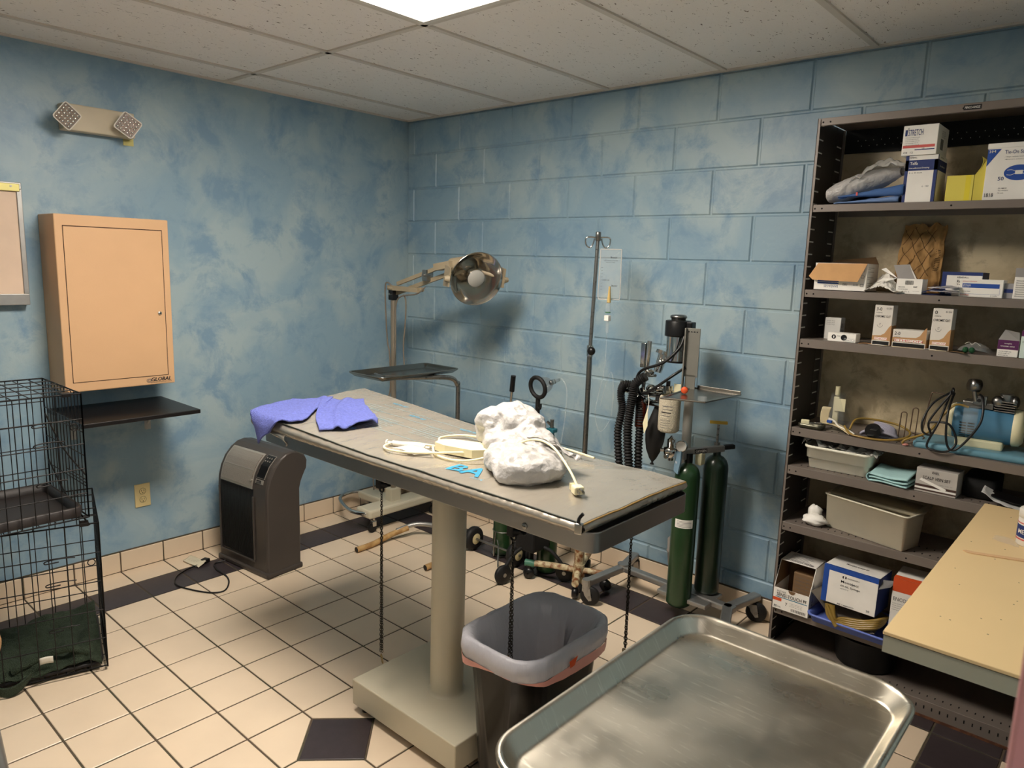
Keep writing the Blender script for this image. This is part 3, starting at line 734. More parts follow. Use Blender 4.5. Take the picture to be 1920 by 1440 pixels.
# ------------------------------------------------------------------ things on the left wall
T = thing('wall_cabinet', 'tan metal wall cabinet with a flush locking door', 'cabinet', (.1, -1.83, .953))
b = B(cabinet_tan); b.box(.001, .2, -2.066, -1.600, .953, 1.710, .004)
build('body', b, T)
b = B(mat('door_gap', (70, 44, 28), .8)); b.box(.196, .2008, -2.036, -1.629, .993, 1.664); b.use(cabinet_tan); b.box(.195, .2020, -2.0335, -1.632, .9955, 1.6600, .0015)
door_ = build('door', b, T)
build('lock', B(chrome).lathe([(0, .005), (.0075, .005), (.009, .003), (.009, 0)], (.202, -1.657, 1.285), (1, 0, 0)).use(black).box(.2068, .2074, -1.6576, -1.6564, 1.281, 1.289), door_)
b = B(ink); b.text('GLOBAL', (.2003, -1.712, .9695), (0, 1, 0), (0, 0, 1), .092, .017, .0008, .25); b.text('GLOBAL', (.2003, -1.7105, .9690), (0, 1, 0), (0, 0, 1), .092, .017, .0009, .25); b.text('globalindustrial.com', (.2003, -1.712, .961), (0, 1, 0), (0, 0, 1), .095, .0055, .0008)
b.use(grayink)
for q in range(3): b.torus((.2012, -1.722+.004*q, .974), (1, 0, 0), .008, .0007, 20, 4)
build('brand_print', b, T)
T = thing('wall_shelf', 'black board shelf on white folding brackets below the tan cabinet', 'shelf', (.2, -1.83, .83))
build('board', B(mat('black_laminate', (20, 18, 19), .38)).box(.004, .428, -2.085, -1.588, .838, .857, .003), T)
for y in (-1.66, -1.99):
    b = B(mat('white_bracket', (190, 190, 186), .4, .3)); b.box(.001, .006, y-.014, y+.014, .70, .835, .001); b.box(.006, .30, y-.012, y+.012, .828, .838, .001)
    b.cyl((.01, y, .73), (.12, y, .828), .005); b.box(.004, .014, y-.012, y+.012, .70, .76, .002); b.use(black); b.cyl((.0055, y, .715), (.0075, y, .715), .004)
    build('bracket', b, T)
T = thing('outlet', 'ivory duplex wall outlet between the crates and the heater', 'outlet', (.003, -1.702, .309))
build('cover_plate', B(ivory).box(.0005, .006, -1.739, -1.665, .309, .426, .002), T)
for z in (.389, .346):
    b = B(ivory); b.lathe([(0, .0075), (.014, .0075), (.016, .006), (.016, .004)], (0, -1.702, z), (1, 0, 0)); b.use(black)
    b.box(.0076, .008, -1.7085, -1.7065, z-.001, z+.008); b.box(.0076, .008, -1.6975, -1.6955, z-.001, z+.008); b.cyl((.0076, -1.702, z-.008), (.008, -1.702, z-.008), .0024, seg=10); b.torus((.0072, -1.702, z), (1, 0, 0), .0155, .0007, 24, 4)
    build('receptacle', b, T)
T = thing('emergency_light', 'beige twin head emergency light high on the left wall', 'light', (.03, -1.81, 2.07))
build('housing', B(mat('beige_plastic', (196, 184, 160), .5)).box(.001, .062, -1.962, -1.668, 2.072, 2.182, .005).use(gold).box(.0005, .004, -1.70, -1.655, 2.045, 2.19), T)
for y, tx, rot in ((-1.965, .35, rad(8)), (-1.722, -.1, rad(10))):
    nrm = V((1, tx-.2, -.18)).normalized(); q = nrm.to_track_quat('Z', 'Y'); M_ = Matrix.Translation((.125, y, 2.118)) @ q.to_matrix().to_4x4() @ Matrix.Rotation(pi/4+rot, 4, 'Z')
    b = MB(); b.cyl((.055, y+.01, 2.12), (.09, y+.003, 2.12), .016); b.mats = [whitep]; b.X = M_
    b.use(whitep); loft(b, [[(x, yy, z) for x, yy in rring(-h_, h_, -h_, h_, .012, 4)] for h_, z in ((.018, -.045), (.030, -.03), (.042, -.004), (.044, .004), (.040, .004))], False, True)
    h = build('lamp_head', b, T)
    b = MB(); b.X = M_; b.use(mat('clear_lens', (196, 180, 168), .15, .6, var=.3, vscale=120)); b.box(-.039, .039, -.039, .039, .0, .004)
    b.use(chrome)
    for i in range(5):
        for j in range(5): b.ell((-.030+.015*i, -.030+.015*j, .004), (.0055, .0055, .003), 8, 6)
    build('lens', b, h)
T = thing('x_ray_viewer', 'wall mounted x-ray light box at the left edge of the view', 'light box', (.03, -2.33, 1.325))
b = B(alum); b.box(.001, .05, -2.56, -2.131, 1.325, 1.372, .002); b.box(.001, .05, -2.56, -2.131, 1.805, 1.832, .002); b.box(.001, .05, -2.150, -2.131, 1.372, 1.805, .002); b.box(.001, .05, -2.56, -2.541, 1.372, 1.805, .002)
build('frame', b, T)
build('viewing_panel', B(viewer).box(.002, .043, -2.541, -2.150, 1.372, 1.805), T)
build('film_clip', B(gold).box(.044, .055, -2.541, -2.139, 1.795, 1.826, .002).use(steel).cyl((.055, -2.17, 1.815), (.058, -2.17, 1.815), .004), T, 'brass film clip strip')

# ------------------------------------------------------------------ wire crates
def crate(o, rz, L_, D, Hh, label, z0, tray_m, ph=.036):
    """local x runs back to the wall, local y along the long front; front right corner is the origin"""
    T = thing('wire_crate', label, 'crate', o, 'stacked wire dog crates')
    X = Matrix.Translation(o) @ Matrix.Rotation(rz, 4, 'Z')
    def pt(x, y, z): return (-x, -y, z)
    def panel(name, fn, nu, nv, su, r=.0018):
        b = MB(); b.X = X; b.use(wire)
        for i in range(nu+1): b.cyl(fn(i/nu, 0), fn(i/nu, 1), r if 0 < i < nu else .003, seg=5)
        for j in range(nv+1):
            for s_ in ((0,) if 0 < j < nv else (0,)): b.cyl(fn(0, j/nv), fn(1, j/nv), r*1.2 if 0 < j < nv else .003, seg=5)
        return build(name, b, T)
    panel('front_panel', lambda u, v: pt(0, L_*u, z0+(Hh-z0)*v), 15, 5, 0)
    panel('back_panel', lambda u, v: pt(D, L_*u, z0+(Hh-z0)*v), 15, 5, 0)
    panel('side_panel', lambda u, v: pt(D*u, 0, z0+(Hh-z0)*v), 12, 4, 0)
    panel('side_panel', lambda u, v: pt(D*u, L_, z0+(Hh-z0)*v), 12, 4, 0)
    panel('top_panel', lambda u, v: pt(D*v, L_*u, Hh), 12, 5, 0)
    panel('bottom_panel', lambda u, v: pt(D*v, L_*u, z0), 12, 5, 0)
    b = MB(); b.X = X; b.use(wire)
    for (y, z) in ((.10, .35), (.10, .65), (.10, .8)):
        yy = L_*y; zz = Hh*z; b.tube([pt(-.004, yy, zz), pt(-.006, yy+.05, zz+.004), pt(-.006, yy+.09, zz), pt(-.004, yy+.09, zz-.01), pt(-.004, yy+.05, zz-.008)], .0022, 6, 4)
    for zz in (.3, .7):
        b.tube([pt(D, 0, Hh*zz), pt(D*.5, .006, Hh*zz-.1), pt(0, 0, Hh*zz-.16)], .003, 6, 4)
        for k_ in range(2): b.cyl(pt(0, .003, Hh*zz+.012*k_), pt(D*.45, .003, Hh*zz+.012*k_), .002, seg=5)
    b.torus(pt(-.005, .03, Hh*.75), (1, 0, 0), .012, .002, 14, 5)
    b.box(-.03, .004, -.06, -.03, Hh-.008, Hh+.006, .002)
    build('latch', b, T)
    b = MB(); b.X = X; b.use(tray_m)
    rpan(b, -D+.012, -.012, -L_+.012, -.012, [(0, z0+.004), (-.002, z0+ph), (.004, z0+ph+.004), (.014, z0+ph+.002), (.02, z0+.008)], .03, 5)
    build('pan', b, T)
    return T, X
T1, XC = crate((.872, -2.190, 0), rad(-16), .80, .45, .585, 'large black wire crate on the floor with a green towel inside', .02, mat('black_pan', (28, 25, 25), .45), .014)
T2, XU = crate((.86, -2.215, .60), 0, .62, .42, .465, 'smaller black wire crate with an empty brown pan stacked on top', .01, traybr)
b = MB(); b.X = XC; b.use(greenterry)
def gt(u, v):
    x = -.008-.41*v; y = -.02-.73*u; e = (abs(u-.5)*2)**3
    z = .046+.05*abs(nz(u*4, v*4, 2))+.028*abs(nz(u*11, v*9, 5))+.03*max(0, sin(u*14+v*5))*.5+.05*max(0, 1-u*5)*v-.02*max(0, 1-v*8)
    return (x, y, z)
b.grid(70, 50, gt, thick=.006)
b.tube([(-.03, -.06, .07), (-.04, -.12, .10), (-.05, -.2, .085), (-.03, -.3, .06)], .014, 8, 6)
build('towel', b, None, 'dark green terry towel spread inside the bottom wire crate', 'towel', org=tuple(XC @ V((-.2, -.4, .06))))
b = MB(); b.X = XC; b.use(greenterry); b.grid(18, 6, lambda u, v: (.012+.022*sin(u*pi)+.006*v, -.24-.13*u, .05-.045*sin(u*pi)*(1-v*.4)+.02*v), thick=.005)
build('towel_corner', b, bpy.data.objects['towel.001'])
bpy.data.objects['towel_corner'].location = (0, 0, 0)
b = MB(); b.X = XC; b.use(whitep); b.grid(4, 3, lambda u, v: (-.008+.004*v, -.17-.045*u, .075+.028*v+.003*sin(u*3)), thick=.001)
build('care_label', b, bpy.data.objects['towel.001'], 'white care label')

# ------------------------------------------------------------------ examination lamp on a stand
T = thing('exam_lamp', 'chrome dish examination lamp on a tall grey floor stand in the corner', 'lamp', (.385, -.42, 0))
polem = mat('grey_tube', (150, 140, 124), .35, .5)
build('pole', B(polem).cyl((.385, -.42, .11), (.379, -.42, 1.36), .0165, seg=20), T)
b = B(cream_metal); b.box(.34, .47, -.66, -.08, .095, .145, .012); b.box(.10, .35, -.47, -.36, .095, .14, .01); b.box(.355, .415, -.46, -.385, .14, .22, .006)
b.box(.12, .40, -.20, -.12, .145, .24, .02)
build('base', b, T)
build('push_handle', B(chrome).tube([(.12, -.40, .125), (.06, -.50, .125), (.10, -.60, .12), (.30, -.68, .12), (.42, -.66, .12), (.43, -.62, .12)], .011, 10, 6), T)
for x, y in ((.43, -.60), (.43, -.13), (.15, -.42)):
    b = B(chrome); b.cyl((x, y, .06), (x, y, .095), .009); b.box(x-.014, x+.014, y-.016, y+.010, .035, .07, .004); b.use(rubber); b.cyl((x-.009, y-.012, .026), (x+.009, y-.012, .026), .026, seg=20)
    build('caster', b, T)
b = B(black); b.box(.358, .40, -.442, -.398, 1.335, 1.395, .004)
build('clamp', b, T)
hc = V((1.055, -.43, 1.478))
b = B(beige); 
b.cyl((.38, -.42, 1.40), (.63, -.42, 1.405), .012, seg=8); 
def bar(mb, p, q, w_, h_):
    p, q = V(p), V(q); d = (q-p).normalized(); s_ = d.cross(V((0, 0, 1))).normalized(); u_ = s_.cross(d); vs = []
    for c in (p, q):
        for a_, e_ in ((-1, -1), (1, -1), (1, 1), (-1, 1)): vs.append(c+s_*a_*w_/2+u_*e_*h_/2)
    mb.add(vs, [(0, 3, 2, 1), (4, 5, 6, 7)]+[(i, (i+1) % 4, 4+(i+1) % 4, 4+i) for i in range(4)])
bar(b, (.36, -.44, 1.405), (.62, -.44, 1.402), .022, .026); bar(b, (.38, -.41, 1.37), (.86, -.42, 1.505), .016, .022); bar(b, (.44, -.44, 1.43), (.80, -.44, 1.535), .016, .020)
b.torus((.385, -.42, 1.402), (0, 0, 1), .03, .010, 20, 8)
b.use(steel); b.box(.66, .70, -.455, -.405, 1.455, 1.515, .004); b.cyl((.68, -.47, 1.485), (.68, -.395, 1.485), .006); b.cyl((.39, -.46, 1.37), (.39, -.385, 1.37), .006)
build('arm', b, T)
b = B(beige); bar(b, (.78, -.45, 1.53), (.90, -.45, 1.55), .06, .035)
b.cyl((.86, -.43, 1.545), (.95, -.40, 1.545), .035, .05, 16)
build('head_joint', b, T)
ax = V((.864, -.407, -.278)).normalized()
side_ = ax.cross(V((0, 0, 1))).normalized(); up_ = side_.cross(ax)
b = B(beige)
for s_, ln in ((-1, .145), (1, .150)):
    c = hc+side_*s_*ln-ax*.02
    vs = []
    for da, du in ((-.05, -.06), (.03, -.04), (.03, .06), (-.05, .05)):
        for ds in (-.004, .004): vs.append(c+ax*da+up_*du+side_*ds)
    b.add(vs, [(0, 2, 4, 6), (7, 5, 3, 1), (0, 1, 3, 2), (2, 3, 5, 4), (4, 5, 7, 6), (6, 7, 1, 0)])
    b.cyl(c+ax*.02, c+ax*.02+side_*s_*.025, .02, .012, 12)
b.cyl(hc+side_*-.148-ax*.03, hc-ax*.13+up_*.02, .010); b.cyl(hc+side_*.150-ax*.03, hc-ax*.13+up_*.02, .010)
build('yoke', b, T)
Rr = .139
prof = [(Rr, .0), (Rr+.003, -.002), (Rr+.001, -.006), (.128, -.03), (.104, -.062), (.07, -.088), (.04, -.098), (.0, -.10)]
b = B(lampi); b.lathe([(r, h) for r, h in prof], hc, ax, 56); b.lathe([(Rr, 0), (.131, -.010), (.118, -.034), (.095, -.062), (.064, -.084), (.038, -.094), (0, -.095)][::-1], hc, ax, 56)
refl_ = build('reflector', b, T, 'polished dish reflector')
b = B(beige); b.lathe([(0, -.15), (.035, -.15), (.045, -.14), (.045, -.095)], hc, ax, 24); build('lamp_housing', b, T)
b = B(lampi); b.lathe([(.030, -.092), (.034, -.085), (.047, -.02), (.048, -.012), (.046, -.010)], hc, ax, 32); b.use(frost); b.lathe([(0, -.0105), (.044, -.0105), (.046, -.013)], hc, ax, 32)
build('bulb_shield', b, refl_)
b = B(mat('grey_cord', (120, 110, 98), .5)); b.tube([(.40, -.44, 1.41), (.36, -.46, 1.43), (.345, -.45, 1.30), (.35, -.44, 1.10), (.37, -.44, 1.02), (.372, -.438, .80), (.33, -.46, .74), (.29, -.48, .66), (.28, -.5, .5), (.30, -.5, .2)], .004, 8, 6)
b.tube([(.66, -.43, 1.42), (.60, -.44, 1.38), (.47, -.44, 1.36), (.425, -.44, 1.30), (.425, -.44, 1.1), (.41, -.44, .95), (.42, -.44, .78), (.46, -.44, .70), (.52, -.43, .63)], .004, 8, 6)
b.tube([(.48, -.43, 1.37), (.50, -.43, 1.33), (.495, -.43, 1.2), (.482, -.43, 1.08), (.490, -.43, .97)], .004, 8, 6)
build('cord', b, T)
b = B(ivory); b.box(.477, .505, -.445, -.42, .905, .968, .006); b.use(black); b.box(.483, .489, -.4458, -.4448, .945, .958); b.use(ivory)
build('plug', b, T)

# ------------------------------------------------------------------ instrument stand with tray
T = thing('instrument_stand', 'wheel-less instrument stand with a steel tray in front of the corner lamp', 'stand', (.95, -.45, 0))
b = MB(); b.use(tray_steel); rpan(b, .655, .935, -.945, -.415, [(.006, .994), (-.001, 1.0), (.0, 1.004), (.006, 1.004), (.012, 1.0), (.028, .985), (.034, .983)], .035, 6)
rpan(b, .655, .935, -.945, -.415, [(.0, 1.0), (.026, .981), (.034, .979)], .035, 6)
build('tray', b, T)
b = B(steel); b.tube([(.70, -.80, .975), (.80, -.80, .975), (.90, -.62, .972), (.945, -.50, .962), (.957, -.462, .925), (.955, -.452, .85), (.95, -.45, .10)], .0125, 12, 8)
build('support_tube', b, T)
b = B(alum); b.tube([(.95, -.45, .10), (.93, -.42, .075), (.80, -.40, .075), (.66, -.47, .075), (.61, -.58, .05)], .013, 12, 6); b.tube([(.95, -.45, .10), (.99, -.44, .08), (1.03, -.50, .06)], .013, 12, 6)
b.use(chrome)
for x, y in ((.78, -.40), (.93, -.41)): b.cyl((x, y, .0), (x, y, .075), .009)
b.use(tape); b.tube([(.64, -.52, .06), (.605, -.62, .035), (.61, -.74, .018), (.615, -.86, .018)], .0155, 12, 6, cap=False); b.tube([(1.03, -.50, .06), (1.05, -.60, .03), (1.045, -.75, .018)], .0155, 12, 6, cap=False)
b.use(black); b.cyl((.615, -.859, .018), (.615, -.857, .018), .0148); b.cyl((1.045, -.749, .018), (1.045, -.747, .018), .0148)
build('u_base', b, T, 'u shaped base with tan tape on both legs')

# ------------------------------------------------------------------ IV pole
T = thing('iv_pole', 'steel IV pole on a rusty cream wheeled base', 'pole', (1.755, -.39, 0))
b = B(steel); b.cyl((1.752, -.392, .38), (1.760, -.40, 1.19), .0125); b.cyl((1.760, -.40, 1.16), (1.776, -.402, 1.712), .0085); b.lathe([(0, .004), (.011, .004), (.0125, 0), (.0125, -.035), (.009, -.036)], (1.776, -.402, 1.712), (0, 0, 1), 16)
build('pole', b, T)
b = B(chrome)
for s_ in (-1, 1):
    x, y, z = 1.776, -.402, 1.690; d = V((.8, .55, 0)).normalized()*s_
    b.tube([(x, y, z), (x+d.x*.045, y+d.y*.045, z+.002), (x+d.x*.056, y+d.y*.056, z-.012), (x+d.x*.050, y+d.y*.050, z-.036), (x+d.x*.034, y+d.y*.034, z-.044), (x+d.x*.022, y+d.y*.022, z-.028), (x+d.x*.016, y+d.y*.016, z-.004)], .0035, 8, 6)
build('hook', b, T)
b = B(chrome); b.cyl((1.760, -.40, 1.15), (1.760, -.40, 1.20), .0155); b.use(black); b.cyl((1.770, -.412, 1.178), (1.778, -.424, 1.178), .008); b.ell((1.790, -.432, 1.178), (.020, .017, .020), 16, 10)
build('height_knob', b, T)
b = B(rust); b.cyl((1.752, -.392, .03), (1.752, -.392, .40), .024, seg=20); b.cyl((1.752, -.392, .03), (1.752, -.392, .12), .032, .027, 20)
for k_ in range(4):
    a = rad((204, 300, 24, 114)[k_]); d = V((cos(a), sin(a), 0)); o_ = V((1.752, -.392, .085))
    L_ = (.24, .12, .12, .2)[k_]; b.tube([o_, o_+d*L_*.5+V((0, 0, .004)), o_+d*L_], .0155, 10, 4)
build('base', b, T, 'rust spotted cream five leg base')
for k_ in range(4):
    a = rad((204, 300, 24, 114)[k_]); d = V((cos(a), sin(a), 0)); o_ = V((1.752, -.392, .083))
    L_ = (.24, .12, .12, .2)[k_]; b = B(greencap if k_ == 0 else rust); b.cyl(o_+d*(L_-.015), o_+d*(L_+.035), .0185, .0175, 12); build('end_cap', b, T)
    b = B(black); p = o_+d*(L_+.015); b.cyl((p.x, p.y, .05), (p.x, p.y, .07), .01); b.lathe([(.004, -.017), (.024, -.015), (.030, 0), (.024, .015), (.004, .017)], (p.x, p.y, .031), (d.y, -d.x, 0), 18); build('caster', b, T)
# IV bag
T = thing('iv_bag', 'clear fluid bag with drip chamber hanging from the steel IV pole', 'bag', (1.835, -.37, 1.28))
d = V((.84, .54, 0)); c = V((1.832, -.375, 0)); 
b = B(clear)
def ivb(u, v, sg):
    w_ = .047+.004*sin(v*pi); x = (u-.5)*2*w_; z = 1.640-.225*v-.018*(abs(u-.5)*2)**4*(-1 if v > .5 else 1)*0; t = .016*(sin(pi*u)**.6)*(sin(pi*min(1, v*1.0))**.5)*(.4+.6*v)
    n = V((-d.y, d.x, 0)); p = c+d*x+V((0, 0, z))+n*sg*(t+.001)*-1
    return tuple(p)
b.grid(16, 20, lambda u, v: ivb(u, v, 1)); b.grid(16, 20, lambda u, v: ivb(1-u, v, -1))
build('fluid_pouch', b, T)
b = B(film)
for pts_ in ([(-.047, 1.64), (.047, 1.64)], [(-.050, 1.43), (-.047, 1.64)], [(.050, 1.43), (.047, 1.64)], [(-.047, 1.415), (.047, 1.415)], [(-.047, 1.415), (-.050, 1.43)], [(.047, 1.415), (.050, 1.43)]): b.cyl(*[tuple(c+d*x_+V((0, 0, z_))) for x_, z_ in pts_], .0028, seg=6)
build('seam', b, T)
b = B(ink); f = lambda x, z: tuple(c+d*x+V((0, 0, z))+V((d.y, -d.x, 0))*.019)
for t_, x, z, w_, h_ in (('Baxter', .0, 1.600, .03, .008), ('0.9% Sodium Chloride', -.03, 1.588, .062, .004), ('Injection USP', -.02, 1.580, .04, .004), ('1000 mL', -.03, 1.50, .03, .006), ('Baxter', .01, 1.475, .026, .007)): b.text(t_, f(x, z), d, (0, 0, 1), w_, h_)
for i in range(8): b.quad(f(-.040, 1.46+.014*i), f(-.032, 1.46+.014*i), f(-.032, 1.461+.014*i), f(-.040, 1.461+.014*i))
b.box(0, 0, 0, 0, 0, 0) if False else None
build('print', b, T)
b = B(mat('amber_spike', (206, 176, 110), .4)); b.cyl(f(.002, 1.465)[:2]+(1.475,), f(.002, 1.4)[:2]+(1.402,), .004, .009, 12); b.use(whitep); b.cyl((1.838, -.385, 1.402), (1.838, -.385, 1.40), .010, .008)
b.use(mat('green_ring', (70, 120, 80), .4)); b.cyl((1.838, -.385, 1.355), (1.838, -.385, 1.359), .0125); b.use(white); b.box(1.826, 1.850, -.397, -.374, 1.318, 1.344, .003)
build('spike', b, T)
b = B(clear); b.cyl((1.838, -.385, 1.40), (1.838, -.385, 1.355), .0115); b.cyl((1.838, -.385, 1.32), (1.838, -.385, 1.265), .0075)
b.tube([(1.838, -.385, 1.265), (1.836, -.385, 1.1), (1.815, -.39, .98), (1.80, -.39, .88), (1.83, -.39, .80), (1.87, -.37, .86), (1.875, -.36, .98), (1.86, -.36, 1.08), (1.84, -.37, 1.03), (1.82, -.38, .92)], .0022, 6, 8)
b.tube([(1.832, -.37, 1.690-.04), (1.832, -.37, 1.64)], .002, 6, 1)
build('drip_line', b, T)

for n_ in ('iv_pole', 'iv_bag'): bpy.data.objects[n_].location += V((-.048, .060, 0))

# ------------------------------------------------------------------ mask stand with anaesthesia mask
T = thing('mask_stand', 'black tubular stand with a side hook behind the exam table', 'stand', (1.455, -.40, 0))
b = B(blackm); b.cyl((1.455, -.40, .05), (1.460, -.40, .93), .0115)
b.tube([(1.462, -.41, .875), (1.49, -.42, .872), (1.497, -.422, .885), (1.497, -.422, .90)], .0045, 8, 5)
build('pole', b, T)
b = B(blackm)
for a in (20, 140, 260):
    d = V((cos(rad(a)), sin(rad(a)), 0)); b.tube([(1.455, -.40, .17), V((1.455, -.40, .15))+d*.10, V((1.455, -.40, .08))+d*.17, V((1.455, -.40, .055))+d*.18], .010, 8, 4)
b.box(1.40, 1.52, -.47, -.33, .15, .26, .012)
build('base', b, T)
for a in (20, 140, 260):
    d = V((cos(rad(a)), sin(rad(a)), 0)); p = V((1.455, -.40, .05))+d*.18; b = B(rubber); ax_ = V((-d.y, d.x, 0)); b.lathe([(.01, -.014), (.044, -.012), (.05, 0), (.044, .012), (.01, .014)], p, ax_, 24); b.use(steel); b.cyl(p-ax_*.017, p+ax_*.017, .010); build('wheel', b, T)
T = thing('anaesthesia_mask', 'clear cone breathing mask with black rim held on the black stand', 'mask', (1.47, -.42, .98))
mc = V((1.468, -.415, .975)); ma = V((.10, .97, .16)).normalized()
build('rim', B(rubber).torus(mc, ma, .050, .0105, 36, 10).lathe([(.042, .0), (.048, .012), (.05, .0)], mc, ma, 36), T)
build('cone', B(maskp).lathe([(.046, .0), (.045, .03), (.036, .065), (.022, .085), (.012, .092), (.011, .12)], mc, ma, 32), T)
build('connector', B(chrome).lathe([(.009, .085), (.014, .09), (.009, .096), (.014, .104), (.009, .11), (.013, .118), (.008, .124), (.008, .15)], mc, ma, 16), T)
e_ = mc+ma*.15
build('gas_line', B(clear).tube([e_, e_+ma*.02+V((0, 0, .0)), e_+V((.035, .02, -.05)), e_+V((.03, .02, -.2)), e_+V((.0, .02, -.45)), e_+V((.02, .03, -.7))], .0035, 8, 6), T)

# ------------------------------------------------------------------ oxygen cylinders behind the table
def cylinder(o, r, h, m, name='oxygen_cylinder', label='', tilt=None, mark=True):
    T = thing(name, label, 'gas cylinder', o, 'green gas cylinders')
    b = B(m); b.lathe([(0, .003), (r*.8, 0), (r*.97, .008), (r, .02), (r, h-r*1.15), (r*.96, h-r*.75), (r*.82, h-r*.38), (r*.55, h-r*.12), (r*.32, h), (r*.30, h+.02)], o, (0, 0, 1), 40)
    build('shell', b, T); return T
T = cylinder((1.475, -.30, .0), .052, .70, tank_g, label='small green oxygen cylinder with a teal valve behind the black stand')
b = B(valve_t); b.cyl((1.475, -.30, .715), (1.475, -.30, .76), .013); b.box(1.452, 1.498, -.32, -.28, .735, .757, .005); b.use(steel); b.cyl((1.475, -.30, .757), (1.475, -.30, .80), .010); b.cyl((1.47, -.30, .77), (1.46, -.32, .79), .007)
build('valve', b, T)
b = B(white); 
for a, z, s_ in ((-.9, .655, .016), (-.75, .64, .018), (-.3, .632, .012)): q = V((cos(a), sin(a), 0)); b.lathe([(0, .001), (s_*.6, .001), (s_*.6, 0)], V((1.475, -.30, z))+q*.0505, q+V((0, 0, .35)), 12)
build('sticker', b, T)
T = thing('cylinder_cart', 'two wheeled chrome cylinder cart with a black hand grip', 'cart', (1.16, -.33, 0))
for x, lab in ((1.015, 1), (1.325, 1)):
    b = B(rubber); b.lathe([(.03, -.022), (.055, -.022), (.064, -.012), (.066, 0), (.064, .012), (.055, .022), (.03, .022)], (x, -.37, .066), (1, 0, 0), 28)
    for k_ in range(24):
        a = 2*pi*k_/24; b.box(x-.02, x+.02, -.372, -.368, .066+.0, .067) if False else None
    b.use(mat('cream_hub', (224, 208, 160), .5)); b.lathe([(0, -.0235), (.012, -.0235), (.030, -.0215), (.033, -.020)], (x, -.37, .066), (1, 0, 0), 24); b.lathe([(0, .0235), (.012, .0235), (.030, .0215), (.033, .020)], (x, -.37, .066), (1, 0, 0), 24)
    b.use(steel); b.cyl((x-.03, -.37, .066), (x+.03, -.37, .066), .007)
    build('wheel', b, T)
b = B(steel); b.cyl((1.03, -.37, .066), (1.31, -.37, .066), .006); b.tube([(1.10, -.30, .15), (1.20, -.37, .08), (1.30, -.48, .02)], .004, 8, 1); b.tube([(1.17, -.22, .02), (1.17, -.24, .30), (1.165, -.26, .60), (1.167, -.27, .80)], .009, 10, 4)
b.torus((1.17, -.30, .14), (0, 0, 1), .056, .003, 32, 6); b.torus((1.17, -.30, .45), (0, 0, 1), .056, .003, 32, 6); b.cyl((1.17, -.30, .005), (1.17, -.30, .008), .06)
b.cyl((1.17, -.37, .066), (1.17, -.36, .14), .004); b.cyl((1.17, -.37, .01), (1.17, -.37, .066), .005)
build('frame', b, T)
b = B(chrome); b.tube([(1.167, -.27, .78), (1.175, -.275, .86), (1.185, -.28, .92)], .008, 10, 5); build('handle', b, T)
build('hand_grip', B(black).cyl((1.182, -.279, .90), (1.193, -.283, .985), .0135), T)
T = cylinder((1.17, -.305, .009), .051, .60, tank_g, label='green oxygen cylinder strapped in the two wheeled cart')
b = B(purple); b.box(1.185, 1.235, -.335, -.29, .70, .745, .006); b.use(creamp); b.cyl((1.17, -.305, .62), (1.17, -.305, .745), .022, .018); b.use(black); b.cyl((1.12, -.31, .765), (1.145, -.31, .765), .014); b.use(steel); b.cyl((1.14, -.31, .765), (1.26, -.31, .765), .0035); b.cyl((1.255, -.31, .765), (1.255, -.31, .74), .003)
build('regulator', b, T)
build('wrench', B(orange).prism([(1.222, .655), (1.245, .648), (1.268, .690), (1.280, .745), (1.262, .752), (1.250, .705), (1.226, .690)], -.352, -.338, lambda x, z, y: (x, y, z)), T, 'orange plastic wrench')

# ------------------------------------------------------------------ anaesthesia machine
T = thing('anaesthesia_machine', 'wheeled veterinary anaesthesia machine with corrugated hoses and black breathing bag', 'machine', (2.17, -.20, 0))
b = B(alum)
def beam(p, q, w_=.04, h_=.03, r_=.006):
    p, q = V(p), V(q); d = q-p; L_ = d.length; M_ = Matrix.Translation((p+q)/2) @ Matrix.Rotation(math.atan2(d.y, d.x), 4, 'Z'); s_ = b.X; b.X = M_; b.box(-L_/2-w_/2, L_/2+w_/2, -w_/2, w_/2, -h_/2, h_/2, r_); b.X = s_
zb_ = .108
beam((1.842, -.455, zb_), (1.868, -.20, zb_)); beam((1.868, -.20, zb_), (1.83, -.03, zb_)); beam((1.868, -.19, zb_), (2.44, -.225, zb_), .044, .028)
beam((2.43, -.225, zb_), (2.52, -.46, zb_), .044); beam((2.43, -.225, zb_), (2.47, -.035, zb_), .044)
b.cyl((1.842, -.458, .075), (1.842, -.458, .125), .021); b.cyl((1.868, -.19, .10), (1.868, -.19, .13), .028)
b.box(2.12, 2.36, -.30, -.13, .098, .118, .004)
build('base_frame', b, T)
for (x, y, a) in ((1.842, -.458, .4), (1.83, -.04, 1.2), (2.47, -.05, .3), (2.525, -.46, .2)):
    d = V((cos(a), sin(a), 0)); n = V((-d.y, d.x, 0)); p = V((x, y, 0))+d*.018
    b = B(alum); b.cyl((x, y, .068), (x, y, .085), .022); 
    for s_ in (-1, 1): b.prism([(-.016, .085), (.02, .085), (.030, .03), (.016, .026), (-.004, .05)], s_*.017-.002, s_*.017+.002, lambda u, z, t: tuple(V((x, y, 0))+d*u+n*t+V((0, 0, z))))
    cs_ = build('caster', b, T); b = B(rubber); b.lathe([(.012, -.013), (.040, -.012), (.046, -.006), (.046, .006), (.040, .012), (.012, .013)], p+V((0, 0, .046)), n, 28); b.use(steel); b.cyl(p+V((0, 0, .046))-n*.021, p+V((0, 0, .046))+n*.021, .007, seg=10); b.torus(p+V((0, 0, .046)), n, .026, .013, 24, 6)
    build('wheel', b, cs_)
build('column', B(mat('white_grey_column', (186, 182, 172), .4)).cyl((2.168, -.20, .11), (2.160, -.20, 1.05), .021, seg=24), T)
